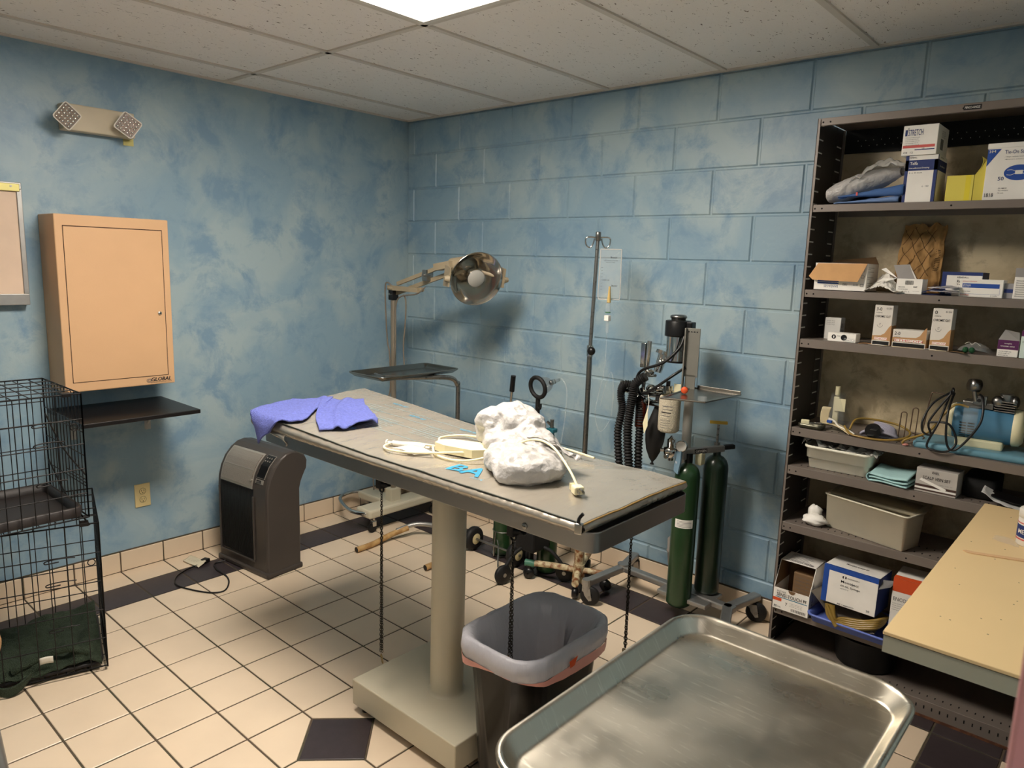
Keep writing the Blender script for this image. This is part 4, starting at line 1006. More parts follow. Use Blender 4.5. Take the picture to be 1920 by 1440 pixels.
# back plate and tray
b = B(mat('grey_bracket', (128, 126, 118), .45, .3)); b.box(2.166, 2.172, -.335, -.235, 1.02, 1.30, .001, rz=.0); b.box(2.150, 2.168, -.337, -.331, .99, 1.30, .001); b.box(2.166, 2.176, -.335, -.25, .90, 1.03, .001)
b = B(mat('grey_bracket', (128, 126, 118), .45, .3)); b.X = Matrix.Translation((2.21, -.30, 0)) @ Matrix.Rotation(.25, 4, 'Z'); b.box(-.03, .03, -.003, .003, 1.11, 1.318, .001); b.box(-.032, -.026, -.02, .003, 1.03, 1.318, .001); b.box(-.022, .022, -.003, .003, 1.03, 1.12, .001); b.use(black)
for k_ in range(4): b.cyl((-.018+.012*k_, -.0045, 1.303), (-.018+.012*k_, -.003, 1.303), .0028, seg=10)
b.use(creamp); b.box(-.065, -.03, -.006, -.002, 1.035, 1.075, .001)
build('back_plate', b, T)
b = B(tray_steel); P_ = [(2.245, -.60), (2.405, -.54), (2.425, -.265), (2.205, -.265)]
b.prism(P_, 1.056, 1.059); 
for p, q in zip(P_, P_[1:]+P_[:1]):
    b.cyl((*p, 1.060), (*q, 1.060), .0035, seg=8)
b.box(2.23, 2.425, -.268, -.262, 1.059, 1.074, .001); b.cyl((2.16, -.20, 1.04), (2.28, -.40, 1.048), .008)
build('side_tray', b, T)
b = B(orange); b.lathe([(0, .009), (.012, .009), (.014, .004), (.014, -.009), (0, -.009)], (2.262, -.44, 1.076), (.35, -1, 0), 20); build('orange_knob', b, T)
b = B(clear); b.box(2.375, 2.405, -.545, -.525, 1.06, 1.08, .002); build('clear_clip', b, T)
# vaporiser
vo = V((2.115, -.26, 0))
b = B(chrome); b.cyl(vo+V((0, 0, 1.165)), vo+V((0, 0, 1.285)), .046, seg=40); b.use(black); b.cyl(vo+V((0, 0, 1.160)), vo+V((0, 0, 1.168)), .047, seg=40)
vap_ = build('vaporiser_body', b, T)
b = B(black); b.lathe([(.040, 1.272), (.055, 1.274), (.0555, 1.280), (.055, 1.338), (.053, 1.342), (.0, 1.343)], vo, (0, 0, 1), 40); b.box(vo.x+.035, vo.x+.075, vo.y-.02, vo.y+.02, 1.275, 1.34, .004); build('vaporiser_dial', b, vap_)
b = B(steel); b.lathe([(.031, 1.34), (.031, 1.352), (.036, 1.354), (.036, 1.362), (.030, 1.366), (.026, 1.362), (0, 1.362)], vo, (0, 0, 1), 32); build('filler_cap', b, vap_)
b = B(chrome)
b.X = Matrix.Translation((1.985, -.30, 0)); b.box(-.018, .004, -.012, .012, 1.125, 1.235, .002, rz=0); b.cyl((.010, 0, 1.10), (.018, 0, 1.245), .011); b.cyl((-.004, 0, 1.0), (.008, 0, 1.12), .009); b.ell((.014, -.002, 1.10), (.013, .013, .013), 12, 8); b.cyl((.03, -.01, 1.09), (.075, -.03, 1.10), .006); b.cyl((.03, -.02, 1.1), (.04, .0, 1.11), .014)
b.X = None
b.cyl((1.885, -.32, 1.045), (1.925, -.32, 1.040), .006); b.cyl((1.88, -.32, 1.045), (1.886, -.32, 1.045), .011); b.cyl((1.925, -.32, 1.02), (1.925, -.32, 1.055), .012)
b.cyl((1.91, -.32, 1.015), (2.18, -.30, 1.012), .013); b.cyl((1.99, -.33, .99), (2.05, -.36, .985), .017); b.cyl((2.05, -.36, .985), (2.14, -.40, .99), .014); b.ell((2.045, -.33, 1.04), (.026, .026, .020), 16, 10); b.ell((2.085, -.33, 1.045), (.028, .028, .020), 16, 10)
b.cyl((2.05, -.30, 1.11), (2.06, -.27, 1.20), .018, .022); b.cyl((2.055, -.285, 1.19), (2.058, -.28, 1.205), .027); b.ell((2.065, -.30, 1.155), (.016, .016, .02), 12, 8)
b.cyl((2.125, -.33, 1.01), (2.125, -.33, 1.065), .022, seg=12); b.cyl((2.125, -.33, 1.035), (2.125, -.33, 1.045), .027, seg=12)
b.ell((1.97, -.31, .985), (.02, .02, .02), 12, 8); b.cyl((2.17, -.2, 1.0), (1.98, -.30, 1.0), .009)
build('valve_block', b, T)
b = B(black); b.tube([(2.175, -.31, 1.28), (2.165, -.33, 1.23), (2.11, -.36, 1.165), (2.02, -.37, 1.125), (1.985, -.36, 1.08), (2.0, -.36, 1.02), (2.03, -.36, 1.0)], .0065, 10, 8); b.tube([(2.19, -.31, 1.15), (2.15, -.35, 1.11), (2.08, -.37, 1.05), (2.03, -.37, 1.02), (2.01, -.36, 1.04)], .0065, 10, 8); b.cyl((2.125, -.33, 1.065), (2.125, -.33, 1.085), .009)
build('black_tube', b, T)
def hose(pts, r, name='corrugated_hose'):
    P = spline(pts, 90); L_ = sum((P[i+1]-P[i]).length for i in range(len(P)-1)); N_ = int(L_/.0105)
    b = B(rubber); b.tube([P[0]]+P[1:], lambda t: r*(1+.17*sin(2*pi*t*N_)), 14, 1); return build(name, b, T)
hose([(2.043, -.385, 1.10), (2.0, -.395, 1.062), (1.993, -.40, 1.004), (1.984, -.40, .943), (1.978, -.40, .867), (1.984, -.40, .779), (1.996, -.40, .688), (2.003, -.40, .628)], .0185)
hose([(1.955, -.345, 1.045), (1.925, -.36, 1.047), (1.909, -.36, 1.02), (1.909, -.36, .985), (1.919, -.36, .945), (1.914, -.36, .897), (1.903, -.36, .833), (1.908, -.36, .757), (1.919, -.36, .679), (1.927, -.36, .603)], .0165)
hose([(2.0, -.355, 1.0), (2.008, -.36, .964), (2.012, -.355, .891), (2.008, -.35, .793), (2.012, -.35, .684), (2.014, -.35, .623)], .0165)
b = B(amber); b.lathe([(0, 0), (.023, .0), (.026, .006), (.026, .115), (.022, .13), (.018, .135)], (2.008, -.345, .862), (0, 0, 1), 28); b.use(white); b.text('mL 200', (2.004, -.3715, .95), (1, .1, 0), (0, 0, 1), .02, .008)
build('amber_canister', b, T)
b = B(rubber); b.lathe([(.004, -.010), (.010, -.010), (.005, -.002), (.004, .002), (.016, .018), (.033, .058), (.041, .10), (.043, .135), (.038, .175), (.026, .215), (.017, .245), (.016, .28), (.016, .30)], (2.088, -.36, .722), (.05, 0, 1), 28)
build('breathing_bag', b, T, 'black rubber breathing bag')
b = B(granule); b.lathe([(0, 0), (.036, 0), (.043, .006), (.045, .015), (.045, .140), (.042, .152), (.036, .156)], (2.178, -.40, .882), (0, 0, 1), 36)
b.use(grayink); 
f = lambda x, z: (2.178+.0457*sin(x), -.40-.0457*cos(x), z+.03)
for z_, x_, h_ in ((.965, -.2, .003), (.952, -.2, .002), (.925, -.35, .002), (.905, -.35, .0015), (.895, -.35, .0015), (.885, -.35, .0015), (.875, -.35, .0015)):
    for k_ in range(6): a0, a1 = x_+.16*k_, x_+.16*(k_+1); b.quad(f(a0, z_), f(a1, z_), f(a1, z_+h_), f(a0, z_+h_))
b.use(ink)
for k_ in range(6): a0, a1 = -.3+.16*k_, -.3+.16*(k_+1); b.quad(f(a0, .938), f(a1, .938), f(a1, .942), f(a0, .942))
build('absorber_canister', b, T, 'clear canister full of pale granules')
b = B(creamp); b.add([(2.098, -.44, .985), (2.102, -.442, .90), (2.087, -.442, .86), (2.076, -.44, .905)], [(0, 1, 2, 3), (3, 2, 1, 0)]); b.use(whitep); b.tube([(2.09, -.43, 1.03), (2.10, -.44, 1.0), (2.095, -.44, .93)], .0015, 6, 4)
build('hang_tag', b, T)
b = B(chrome); b.lathe([(.0, -.05), (.012, -.048), (.014, -.036), (.030, -.03), (.032, -.01), (.033, 0), (.030, .008), (.018, .012), (.018, .045), (.012, .05), (.004, .062), (0, .062)], (2.165, -.34, .79), (0, 0, 1), 24); b.cyl((2.165, -.34, .785), (2.125, -.36, .785), .008); b.cyl((2.165, -.34, .775), (2.165, -.385, .765), .009)
b.lathe([(0, .012), (.022, .012), (.026, .008), (.026, -.008), (0, -.008)], (2.215, -.34, .815), (.35, -1, .1), 24); b.use(white); b.lathe([(0, .0125), (.021, .0125)], (2.215, -.34, .815), (.35, -1, .1), 24); b.use(chrome); b.cyl((2.2, -.33, .80), (2.2, -.33, .76), .012)
build('regulator', b, T)
b = B(alum); b.X = Matrix.Translation((2.25, -.24, .785)) @ Matrix.Rotation(.95, 4, 'Z') @ Matrix.Rotation(-.06, 4, 'Y'); b.box(-.085, .115, -.011, .011, -.014, .014, .003); b.box(-.09, -.07, -.02, .02, -.03, .03, .003); b.use(ink); b.box(-.03, .03, -.0115, -.011, -.009, .009); b.use(white); b.text('OXYGEN', (-.025, -.0118, -.005), (1, 0, 0), (0, 0, 1), .05, .010)
b.use(rubber); b.box(.115, .165, -.012, .012, -.006, .014, .004)
b.X = None; b.use(creamp); b.box(2.235, 2.265, -.25, -.21, .72, .775, .004)
build('yoke_bar', b, T)
b = B(bluehand); b.prism([(-.02, -.045), (.006, -.055), (.018, .0), (.02, .052), (.004, .06), (-.018, .02)], -.004, .004, lambda u, z, t: (2.205+u*.9+t*.3, -.345-u*.3+t, .745+z)); b.use(white); b.text('N', (2.198, -.3525, .738), (.95, -.3, 0), (0, 0, 1), .008, .010)
build('valve_lever', b, T, 'pale blue valve lever')
b = B(steel); b.cyl((2.29, -.16, .79), (2.29, -.16, .895), .0055); b.cyl((2.29, -.16, .775), (2.29, -.16, .815), .013); b.use(ycap); b.X = Matrix.Translation((2.29, -.16, .905)) @ Matrix.Rotation(.5, 4, 'Z'); b.box(-.038, .038, -.006, .006, -.007, .007, .003)
build('tee_valve', b, T, 'yellow tee handle valve')
TA = cylinder((2.222, -.283, .075), .0545, .655, tank_g, label='green cylinder with white labels hanging on the front of the anaesthesia machine')
b = B(black); b.cyl((2.222, -.283, .735), (2.222, -.283, .775), .018); build('valve_post', b, TA)
def wrap(mb, o, r, a0, a1, z0, z1, n=10):
    for k_ in range(n):
        t0, t1 = a0+(a1-a0)*k_/n, a0+(a1-a0)*(k_+1)/n
        mb.quad((o[0]+r*cos(t0), o[1]+r*sin(t0), z0), (o[0]+r*cos(t1), o[1]+r*sin(t1), z0), (o[0]+r*cos(t1), o[1]+r*sin(t1), z1), (o[0]+r*cos(t0), o[1]+r*sin(t0), z1))
b = B(white); wrap(b, (2.222, -.283), .0550, rad(-105), rad(-20), .45, .488)
b.use(grayink)
for q in range(5): wrap(b, (2.222, -.283), .0553, rad(-95), rad(-28), .456+.006*q, .4575+.006*q)
build('band_label', b, TA)
b = B(white); wrap(b, (2.222, -.283), .0550, rad(-165), rad(-95), .595, .637); b.use(ink); wrap(b, (2.222, -.283), .0553, rad(-155), rad(-105), .624, .630); b.use(grayink)
for q in range(3): wrap(b, (2.222, -.283), .0553, rad(-155), rad(-105), .601+.007*q, .603+.007*q)
build('paper_label', b, TA)
TB = cylinder((2.293, -.160, .119), .054, .64, tank_s, label='dark green cylinder at the back of the anaesthesia machine, nearer the wall')
b = B(black); b.cyl((2.293, -.160, .765), (2.293, -.160, .79), .016); build('valve_post', b, TB)
b = B(mat('grey_lamp_cone', (188, 178, 168), .45, .3)); b.lathe([(0, .125), (.026, .125), (.030, .12), (.036, .07), (.040, .066), (.040, .058), (.037, .055), (.040, 0), (.03, .0)], (2.075, -.045, .155), (-.18, 0, 1), 28)
build('suction_cup', b, T)

# ------------------------------------------------------------------ shelving unit
SX0, SX1, SY = 2.644, 3.566, -.30
T = thing('shelving_unit', 'taupe metal shelving unit with slotted posts against the block wall', 'shelving', ((SX0+SX1)/2, -.15, 0))
for (x, y, sx, sy) in ((SX0, SY, 1, 1), (SX1, SY, -1, 1), (SX0, -.016, 1, -1), (SX1, -.016, -1, -1)):
    b = B(shelf_grey); b.box(min(x, x+sx*.010), max(x, x+sx*.010), min(y, y+sy*.002), max(y, y+sy*.002), 0, 2.118); b.use(shelf_dark)
    b.box(min(x, x+sx*.002), max(x, x+sx*.002), min(y, y+sy*.075), max(y, y+sy*.075), 0, 2.118)
    b.use(slot_pale)
    if x == SX0:
        for k_ in range(44):
            z = .06+.0462*k_; b.box(x+.002, x+.0032, min(y+sy*.016, y+sy*.064), max(y+sy*.016, y+sy*.064), z, z+.0048)
    build('post', b, T)
build('side_panel', B(shelf_dark).box(SX0, SX0+.0015, SY+.075, -.014, 0, 2.118), T)
build('side_panel', B(shelf_dark).box(SX1-.0015, SX1, SY+.05, -.06, 0, 2.118), T)
build('back_panel', B(M_tan).box(SX0+.003, SX1-.018, -.014, -.011, .05, 2.10), T, 'tan mottled backing board')
SH = [(2.117, .026), (1.812, .026), (1.502, .028), (1.316, .032), (.972, .032), (.818, .033), (.587, .033), (.228, .028), (.064, .062)]
holes = mat('hole_black', (8, 8, 8), .9)
for z, lip in SH:
    b = B(shelf_grey); b.box(SX0+.014, SX1-.014, SY+.0, -.018, z-.002, z); b.box(SX0+.014, SX1-.014, SY-.0035, SY-.001, z-lip, z, .0008, 1); b.box(SX0+.014, SX1-.014, -.020, -.018, z-lip, z); b.box(SX0+.002, SX1-.002, SY+.01, SY+.012, z-lip, z-.002)
    b.use(holes)
    for x in (SX0+.021, SX0+.046, (SX0+SX1)/2, SX1-.046, SX1-.021): b.cyl((x, SY-.0042, z-lip*.55), (x, SY-.0034, z-lip*.55), .0032, seg=10)
    if z < 1.0 and z != .228:
        for k_ in range(34):
            for yy in ((SY+.03, SY+.10) if z > .1 else (SY+.03,)): x = SX0+.05+.025*k_; b.box(x, x+.004, yy, yy+.012, z-.001, z+.0004)
    if z == .064:
        for k_ in range(34): x = SX0+.05+.025*k_; b.box(x, x+.004, SY-.0045, SY-.0034, z-.03, z-.018)
        b.use(mat('rusty_edge', (84, 52, 36), .8, c2=(120, 76, 50), vscale=40)); b.box(SX0+.014, SX1-.014, SY-.006, SY-.0036, .0, .010)
    if z > 2.1:
        b.use(blackm); b.box(SX0+.014, SX1-.014, -.024, -.021, z-.09, z); b.use(slot_pale)
        for k_ in range(30):
            for q in (0, 1): x = SX0+.06+.028*k_+.014*q; b.box(x, x+.002, -.0248, -.024, z-.045-.02*q, z-.042-.02*q)
        b.use(ink); b.box(3.105, 3.155, SY-.0045, SY-.0034, z-.021, z-.006); b.use(white); b.text('PENCO-ANGLE', (3.109, SY-.0046, z-.017), (1, 0, 0), (0, 0, 1), .042, .007)
    if z > 1.0 and z < 1.4:
        pass
    build('shelf', b, T)

# --- cartons: origin at the front lower left corner, local x right, y back, z up
def carton(name, label, x, w_, d, z, h, m, rz=0, y=-.285, group=None, cat='box', base=None, extra=None, T=None):
    b = MB(); b.X = Matrix.Translation((x, y, z)) @ Matrix.Rotation(rz, 4, 'Z'); b.use(m)
    if extra != 'open': b.box(0, w_, 0, d, 0, h, .0012, 1)
    return b
def P(b, m, x0, x1, z0, z1, o=-.0004):
    b.use(m); b.quad((x0, o, z0), (x1, o, z0), (x1, o, z1), (x0, o, z1))
def PR_(b, m, w_, y0, y1, z0, z1, o=.0004):   # right side
    b.use(m); b.quad((w_+o, y0, z0), (w_+o, y1, z0), (w_+o, y1, z1), (w_+o, y0, z1))
def PT(b, m, x0, x1, y0, y1, h, o=.0004):
    b.use(m); b.quad((x0, y0, h+o), (x1, y0, h+o), (x1, y1, h+o), (x0, y1, h+o))
def tx(b, m, s, x, z, w_, h_): b.use(m); b.text(s, (x, -.0005, z), (1, 0, 0), (0, 0, 1), w_, h_, .0004)
def txr(b, m, s, W_, y, z, w_, h_): b.use(m); b.text(s, (W_+.0005, y, z), (0, 1, 0), (0, 0, 1), w_, h_, .0004)
def bars(b, x, z, w_, h_, n=14):
    b.use(ink)
    for i in range(n): b.quad((x+w_*i/n, -.0006, z), (x+w_*(i+.3+.3*(i % 2))/n, -.0006, z), (x+w_*(i+.3+.3*(i % 2))/n, -.0006, z+h_), (x+w_*i/n, -.0006, z+h_))
Z1, Z2, Z3, Z4, Z5, Z6, Z7 = 1.8125, 1.5025, 1.3165, .9725, .8185, .5875, .2285

# top shelf
b = carton('', '', 2.948, .098, .13, Z1, .155, white, y=-.283)
P(b, blue, 0, .098, .105, .140); P(b, blue, 0, .010, 0, .155); P(b, blue, .088, .098, 0, .14); PR_(b, blue, .098, 0, .13, .105, .14); PR_(b, blue, .098, 0, .008, 0, .155)
P(b, white, .010, .088, .004, .103, -.0006); tx(b, ink, 'KENDALL', .012, .146, .022, .005); tx(b, white, 'Telfa', .014, .124, .024, .010); tx(b, white, 'Non-adherent Dressing', .012, .110, .062, .006); tx(b, ink, '3 x 4 inch', .014, .096, .040, .004)
txr(b, ink, 'KENDALL', .098, .03, .146, .05, .005); txr(b, white, 'Non-adherent', .098, .03, .118, .07, .006); tx(b, grayink, 'o  100', .058, .050, .020, .006)
build('dressing_box', b, None, 'white and navy dressing box standing upright, stretch bandage box on top', 'box')
b = carton('', '', 2.932, .106, .15, Z1+.1555, .098, white, y=-.29)
tx(b, ink, 'KLING', .012, .081, .006, .010); tx(b, blue, 'STRETCH', .016, .064, .045, .020); P(b, blue, .006, .013, .064, .084)
for q in range(5): tx(b, grayink, 'Conforming bandage sterile rolls', .008, .056-.006*q, .044-.003*(q % 2), .0035)
P(b, red, .003, .100, .024, .033); P(b, blue, .040, .100, .016, .019); tx(b, ink, 'CE  12', .006, .006, .03, .006); tx(b, ink, 'CE', .062, .019, .008, .004)
PR_(b, grayink, .106, .045, .085, .020, .055); 
for q in range(4): txr(b, grayink, 'LOT 2 EXP', .106, .05, .06+.006*q, .05, .004)
build('bandage_box', b, None, 'white stretch bandage box lying on top of the navy dressing box', 'box')
T = thing('yellow_box', 'open yellow carton with its flap standing up', 'box', (3.12, -.24, Z1))
b = carton('', '', 3.078, .078, .10, Z1, .083, yellow, y=-.28); P(b, mat('yellow_tape', (232, 214, 60), .3), .055, .070, 0, .083); build('carton', b, T)
b = B(yellow); b.grid(4, 10, lambda u, v: (3.158+.028*v-.012*v*v*2+.010*sin(v*2), -.28+.095*u, Z1+.083+.060*v-.004*v*v), thick=.001); b.add([(3.157, -.28, Z1), (3.185, -.275, Z1), (3.186, -.275, Z1+.13), (3.157, -.28, Z1+.083)], [(0, 1, 2, 3)]); build('flap', b, T)
b = carton('', '', 3.186, .20, .13, Z1, .165, white, y=-.285)
b.box(-.002, .202, -.002, .132, .160, .176, .002); b.use(blue2); b.add([(0, -.0005, .158), (0, -.0005, .105), (.036, -.0005, .158)], [(0, 1, 2)]); b.use(blue); tx(b, white, '3M', .003, .147, .018, .008)
tx(b, blue, 'Tie-On Surgical Mask', .046, .138, .11, .015); tx(b, grayink, '- Helps reduce exposure to', .046, .130, .07, .004); tx(b, grayink, '- Minimizes patient contact', .046, .122, .07, .004)
b.use(blue2); b.lathe([(0, .0006), (.040, .0006)], (0, 0, 0), (0, -1, 0), 32) if False else None
n_ = 32; b.add([(.090+.040*cos(2*pi*i/n_), -.0006, .083+.024*sin(2*pi*i/n_)) for i in range(n_)], [tuple(range(n_))])
b.use(white); b.quad((.080, -.0009, .078), (.100, -.0009, .078), (.100, -.0009, .090), (.080, -.0009, .090))
for s_ in (-1, 1): b.tube([(.080, -.001, .084+s_*.003), (.070, -.001, .084+s_*.008), (.058, -.001, .084+s_*.007)], .0008, 5, 4); b.tube([(.100, -.001, .084+s_*.003), (.110, -.001, .084+s_*.008), (.122, -.001, .084+s_*.007)], .0008, 5, 4)
tx(b, blue, '50', .036, .060, .016, .012); tx(b, ink, '1818', .005, .010, .024, .012); tx(b, ink, '- EN AMELIE', .038, .034, .025, .004); tx(b, ink, '- Hypoallergenic', .038, .027, .03, .004); tx(b, ink, '- 50 masks', .038, .020, .018, .0035)
build('mask_box', b, None, 'large white surgical mask box with blue oval at the right end of the top shelf', 'box')
b = B(bagw); 
def roll(u, v):
    a = 2*pi*u; r = (.004+.040*max(0, sin(pi*min(.97, v*.9+.10)))**.45*(1-.25*v)); c = V((2.700+.225*v, -.245+.03*v, Z1+.038+.075*v)); r = max(r, .004)*(1+.10*nz(u*8, v*9, 2)+.05*nz(u*20, v*30))
    return (c.x+r*.35*cos(a), c.y+r*1.25*cos(a), max(Z1+.002, c.z+r*1.0*sin(a)))
b.grid(40, 44, roll); b.use(film); b.grid(20, 16, lambda u, v: (2.77+.175*u, -.285+.11*v, Z1+.075+.05*u+.050*sin(pi*u)*(.5+.5*sin(pi*v))+.018*nz(u*7, v*6)+.008*nz(u*22, v*16)), thick=.0008)
build('gauze_bundle', b, None, 'white padded roll in crinkled clear plastic slumped on the blue cloths', 'bundle')
bl = mat('surgical_blue_cloth', (70, 104, 158), .85, bump=.3, bscale=50); bl2 = mat('faded_blue_cloth', (112, 138, 182), .85, bump=.3, bscale=50)
for (z, m_, lab, sh, hh) in ((0, bl2, 'paler blue folded surgical cloth at the bottom of the pair', .0, .018), (.022, bl, 'darker blue folded surgical cloth with a red tag mark, upper of the pair', .012, .034)):
    b = B(m_); b.grid(24, 10, lambda u, v: (2.725+sh+.215*u, -.285+.17*v, Z1+z+(.006+hh*u)+.004*nz(u*6, v*5, z*90)), thick=.006+.0)
    b.grid(24, 4, lambda u, v: (2.725+sh+.215*u, -.285+.004*sin(v*pi)*-2, Z1+z+.002+(.004+hh*u)*v), thick=.001)
    if z: b.use(red); b.box(2.80, 2.806, -.2945, -.290, Z1+.028, Z1+.040)
    build('folded_cloth', b, None, lab, 'cloth', 'folded surgical cloths on the top shelf')

# second shelf
T = thing('shipping_carton', 'open white carton with a brown flap folded down, printed upside down', 'box', (2.77, -.21, Z2))
b = carton('', '', 2.683, .182, .135, Z2, .100, white, y=-.288, extra='open'); b.box(0, .182, 0, .002, 0, .1); b.box(0, .182, .133, .135, 0, .1); b.box(0, .002, .002, .133, 0, .1); b.box(.18, .182, .002, .133, 0, .1); b.box(0, .182, 0, .135, 0, .002)
P(b, blue2, .012, .088, .031, .037); P(b, blue2, .012, .088, .024, .029)
b.use(blue); b.text('BANDAGES', (.086, -.0006, .020), (-1, 0, 0), (0, 0, -1), .05, .009, -.0004); b.text('CURITY', (.084, -.0009, .030), (-1, 0, 0), (0, 0, -1), .04, .006, -.0006)
b.use(grayink); b.text('180', (.118, -.0006, .028), (-1, 0, 0), (0, 0, -1), .016, .009, -.0004); b.text('0110', (.155, -.0006, .028), (-1, 0, 0), (0, 0, -1), .015, .009, -.0004)
for z_ in (.018, .048, .070): P(b, ink, .163, .174, z_, z_+.001); P(b, ink, .163, .174, z_+.008, z_+.009); P(b, ink, .163, .164, z_, z_+.009); P(b, ink, .173, .174, z_, z_+.009)
for z_ in (.03, .05, .07, .085): PR_(b, grayink, .182, .01, .08, z_, z_+.0015); PR_(b, grayink, .182, .01, .04, z_-.006, z_-.005)
build('carton', b, T)
b = B(kraft); b.X = Matrix.Translation((2.683, -.288, Z2)); b.prism([(-.015, .050), (.010, .098), (.182, .100), (.160, .034), (.002, .037)], 0, .002, lambda x, z, t: (x, -.004-(.100-z)*.28-t, z)); build('front_flap', b, T, 'plain brown inner side of the folded flap')
b = B(kraft_in); b.X = Matrix.Translation((2.683, -.288, Z2)); b.add([(.0, .134, .1), (.182, .134, .1), (.178, .10, .126), (.05, .08, .112)], [(0, 1, 2, 3), (3, 2, 1, 0)]); build('rear_flap', b, T)
b = B(mat('sheer_film', (226, 222, 214), .35, bump=.4)); 
def tis(u, v):
    return (2.862+.125*u, -.30+.06*v+.02*sin(u*6), Z2+.004+.062*max(0, sin(pi*min(1, u*1.15)))**1.1*(.25+.75*v)+.014*nz(u*6, v*5, 1)**2+.010*abs(nz(u*14, v*9, 4)))
b.grid(60, 30, tis, thick=.0012); build('plastic_film', b, None, 'crumpled sheer plastic glove beside the open brown flap carton', 'film')
T = thing('opened_white_box', 'small opened white box with barcode and raised flaps', 'box', (3.01, -.25, Z2))
b = carton('', '', 2.965, .082, .07, Z2, .052, white, y=-.29); bars(b, .028, .032, .026, .014); tx(b, ink, 'MEDLINE', .008, .022, .02, .003); tx(b, ink, 'Gauze Sponges', .008, .014, .03, .004); tx(b, ink, 'REF', .055, .022, .012, .005); tx(b, grayink, 'sterile 2 x 2', .008, .006, .035, .0035); P(b, grayink, .052, .074, .010, .0105); build('carton', b, T)
b = B(white); b.X = Matrix.Translation((2.965, -.29, Z2+.052)); b.add([(.0, 0, 0), (-.045, 0, 0), (-.06, .0, -.012), (-.012, -.012, -.006)], [(0, 1, 2, 3)]); b.add([(-.022, .06, .0), (.0, .01, .0), (-.012, .01, .012), (-.055, .06, .036), (-.07, .06, .03)], [(0, 1, 2, 3, 4)]); b.use(mat('grey_flap', (160, 156, 152), .7)); b.add([(.058, .01, 0), (.0, .01, .0), (-.03, .06, .046), (.022, .06, .050)], [(0, 1, 2, 3), (3, 2, 1, 0)]); b.use(white); b.add([(.062, .0, 0), (.056, .0, 0), (.020, .058, .050), (.024, .06, .046)], [(0, 1, 2, 3)]); build('flap', b, T)
T = thing('paper_bag', 'crumpled brown paper bag printed with crossing dark lines', 'bag', (2.98, -.10, Z2))
def pb(u, v, s_):
    x = 2.905+.155*u+.018*v*(1-u)-.012*v*.6+.006*nz(u*5, v*6, 3); z = Z2+.004+.245*v+.014*nz(u*6, 1, 2)*v; y = -.105-s_*(.032*sin(pi*min(.97, max(.03, u)))**.6*(1-.75*v)+.002)+.05*v+.011*nz(u*6, v*7, s_)+.005*nz(u*16, v*18, s_)
    return (x, min(y, -.03), z)
b = B(paperb); b.grid(40, 44, lambda u, v: pb(u, v, 1)); b.grid(40, 44, lambda u, v: pb(1-u, v, -1)); build('bag_body', b, T)
b = B(linegr)
def onb(u, v): p = pb(u, v, 1); return (p[0], p[1]-.0012, p[2])
for k_ in range(-3, 5):
    for s_ in (1, -1):
        pts = []
        for q in range(31):
            v = q/30; u = .12+k_*.27+s_*v*1.05+(.0 if s_ > 0 else .9)
            if .02 < u < .80 and v < .97: pts.append(onb(u, v))
        for p, r_ in zip(pts[:-1], pts[1:]): b.quad((p[0]-.0009, p[1], p[2]), (p[0]+.0009, p[1], p[2]), (r_[0]+.0009, r_[1], r_[2]), (r_[0]-.0009, r_[1], r_[2]))
for k_ in range(14):
    v = .30+.025*k_; b.quad(*[onb(u_, v_) for u_, v_ in ((.84, v), (.95, v), (.95, v+.009), (.84, v+.009))])
build('printed_lines', b, T)
b = carton('', '', 3.092, .118, .12, Z2, .080, white, y=-.235); P(b, blue, 0, .014, 0, .080); P(b, blue, .014, .118, .069, .080); PT(b, blue, 0, .118, 0, .12, .08); PR_(b, blue, .118, 0, .12, .0, .08); tx(b, ink, 'KENDALL', .045, .060, .034, .005); tx(b, ink, 'Kendall', .046, .045, .03, .009); tx(b, ink, 'Tape', .046, .036, .02, .005); tx(b, ink, '3" x 10', .046, .022, .03, .009)
build('tape_box', b, None, 'navy and white box behind the surgical tape box with blue stripe', 'box')
b = carton('', '', 3.157, .122, .07, Z2, .058, white, y=-.292); P(b, blue2, .008, .112, .030, .044); P(b, blue2, .004, .114, .010, .0106); P(b, blue2, .1134, .114, .010, .030); tx(b, white, 'ZONAS', .010, .035, .022, .006); tx(b, white, 'porous tape', .010, .031, .018, .003); tx(b, red, 'Johnson & Johnson', .008, .048, .04, .005); tx(b, ink, '2in x 10yd', .010, .016, .022, .004); tx(b, red, 'ZOPORUS', .004, .004, .025, .005); tx(b, grayink, '6 rolls', .09, .004, .018, .004)
b.X = Matrix.Translation((3.157, -.292, Z2)); b.use(mat('box_side_grey', (150, 148, 150), .6)); b.box(.122, .150, .012, .068, 0, .048, .001)
P(b, blue, .124, .148, .018, .030, .011)
build('tape_box', b, None, 'white surgical tape box with a broad blue stripe', 'box')
b = carton('', '', 3.306, .09, .10, Z2, .070, white, y=-.29)
for q in range(8): tx(b, ink, 'Directions read before use', .006, .056-.007*q, .075, .0035)
b.use(mat('grey_flap', (160, 156, 152), .7)); b.quad((.0, .0, .070), (.09, .0, .070), (.08, .03, .098), (-.004, .03, .098))
build('instruction_box', b, None, 'white box covered in small print at the right edge of the second shelf', 'box')
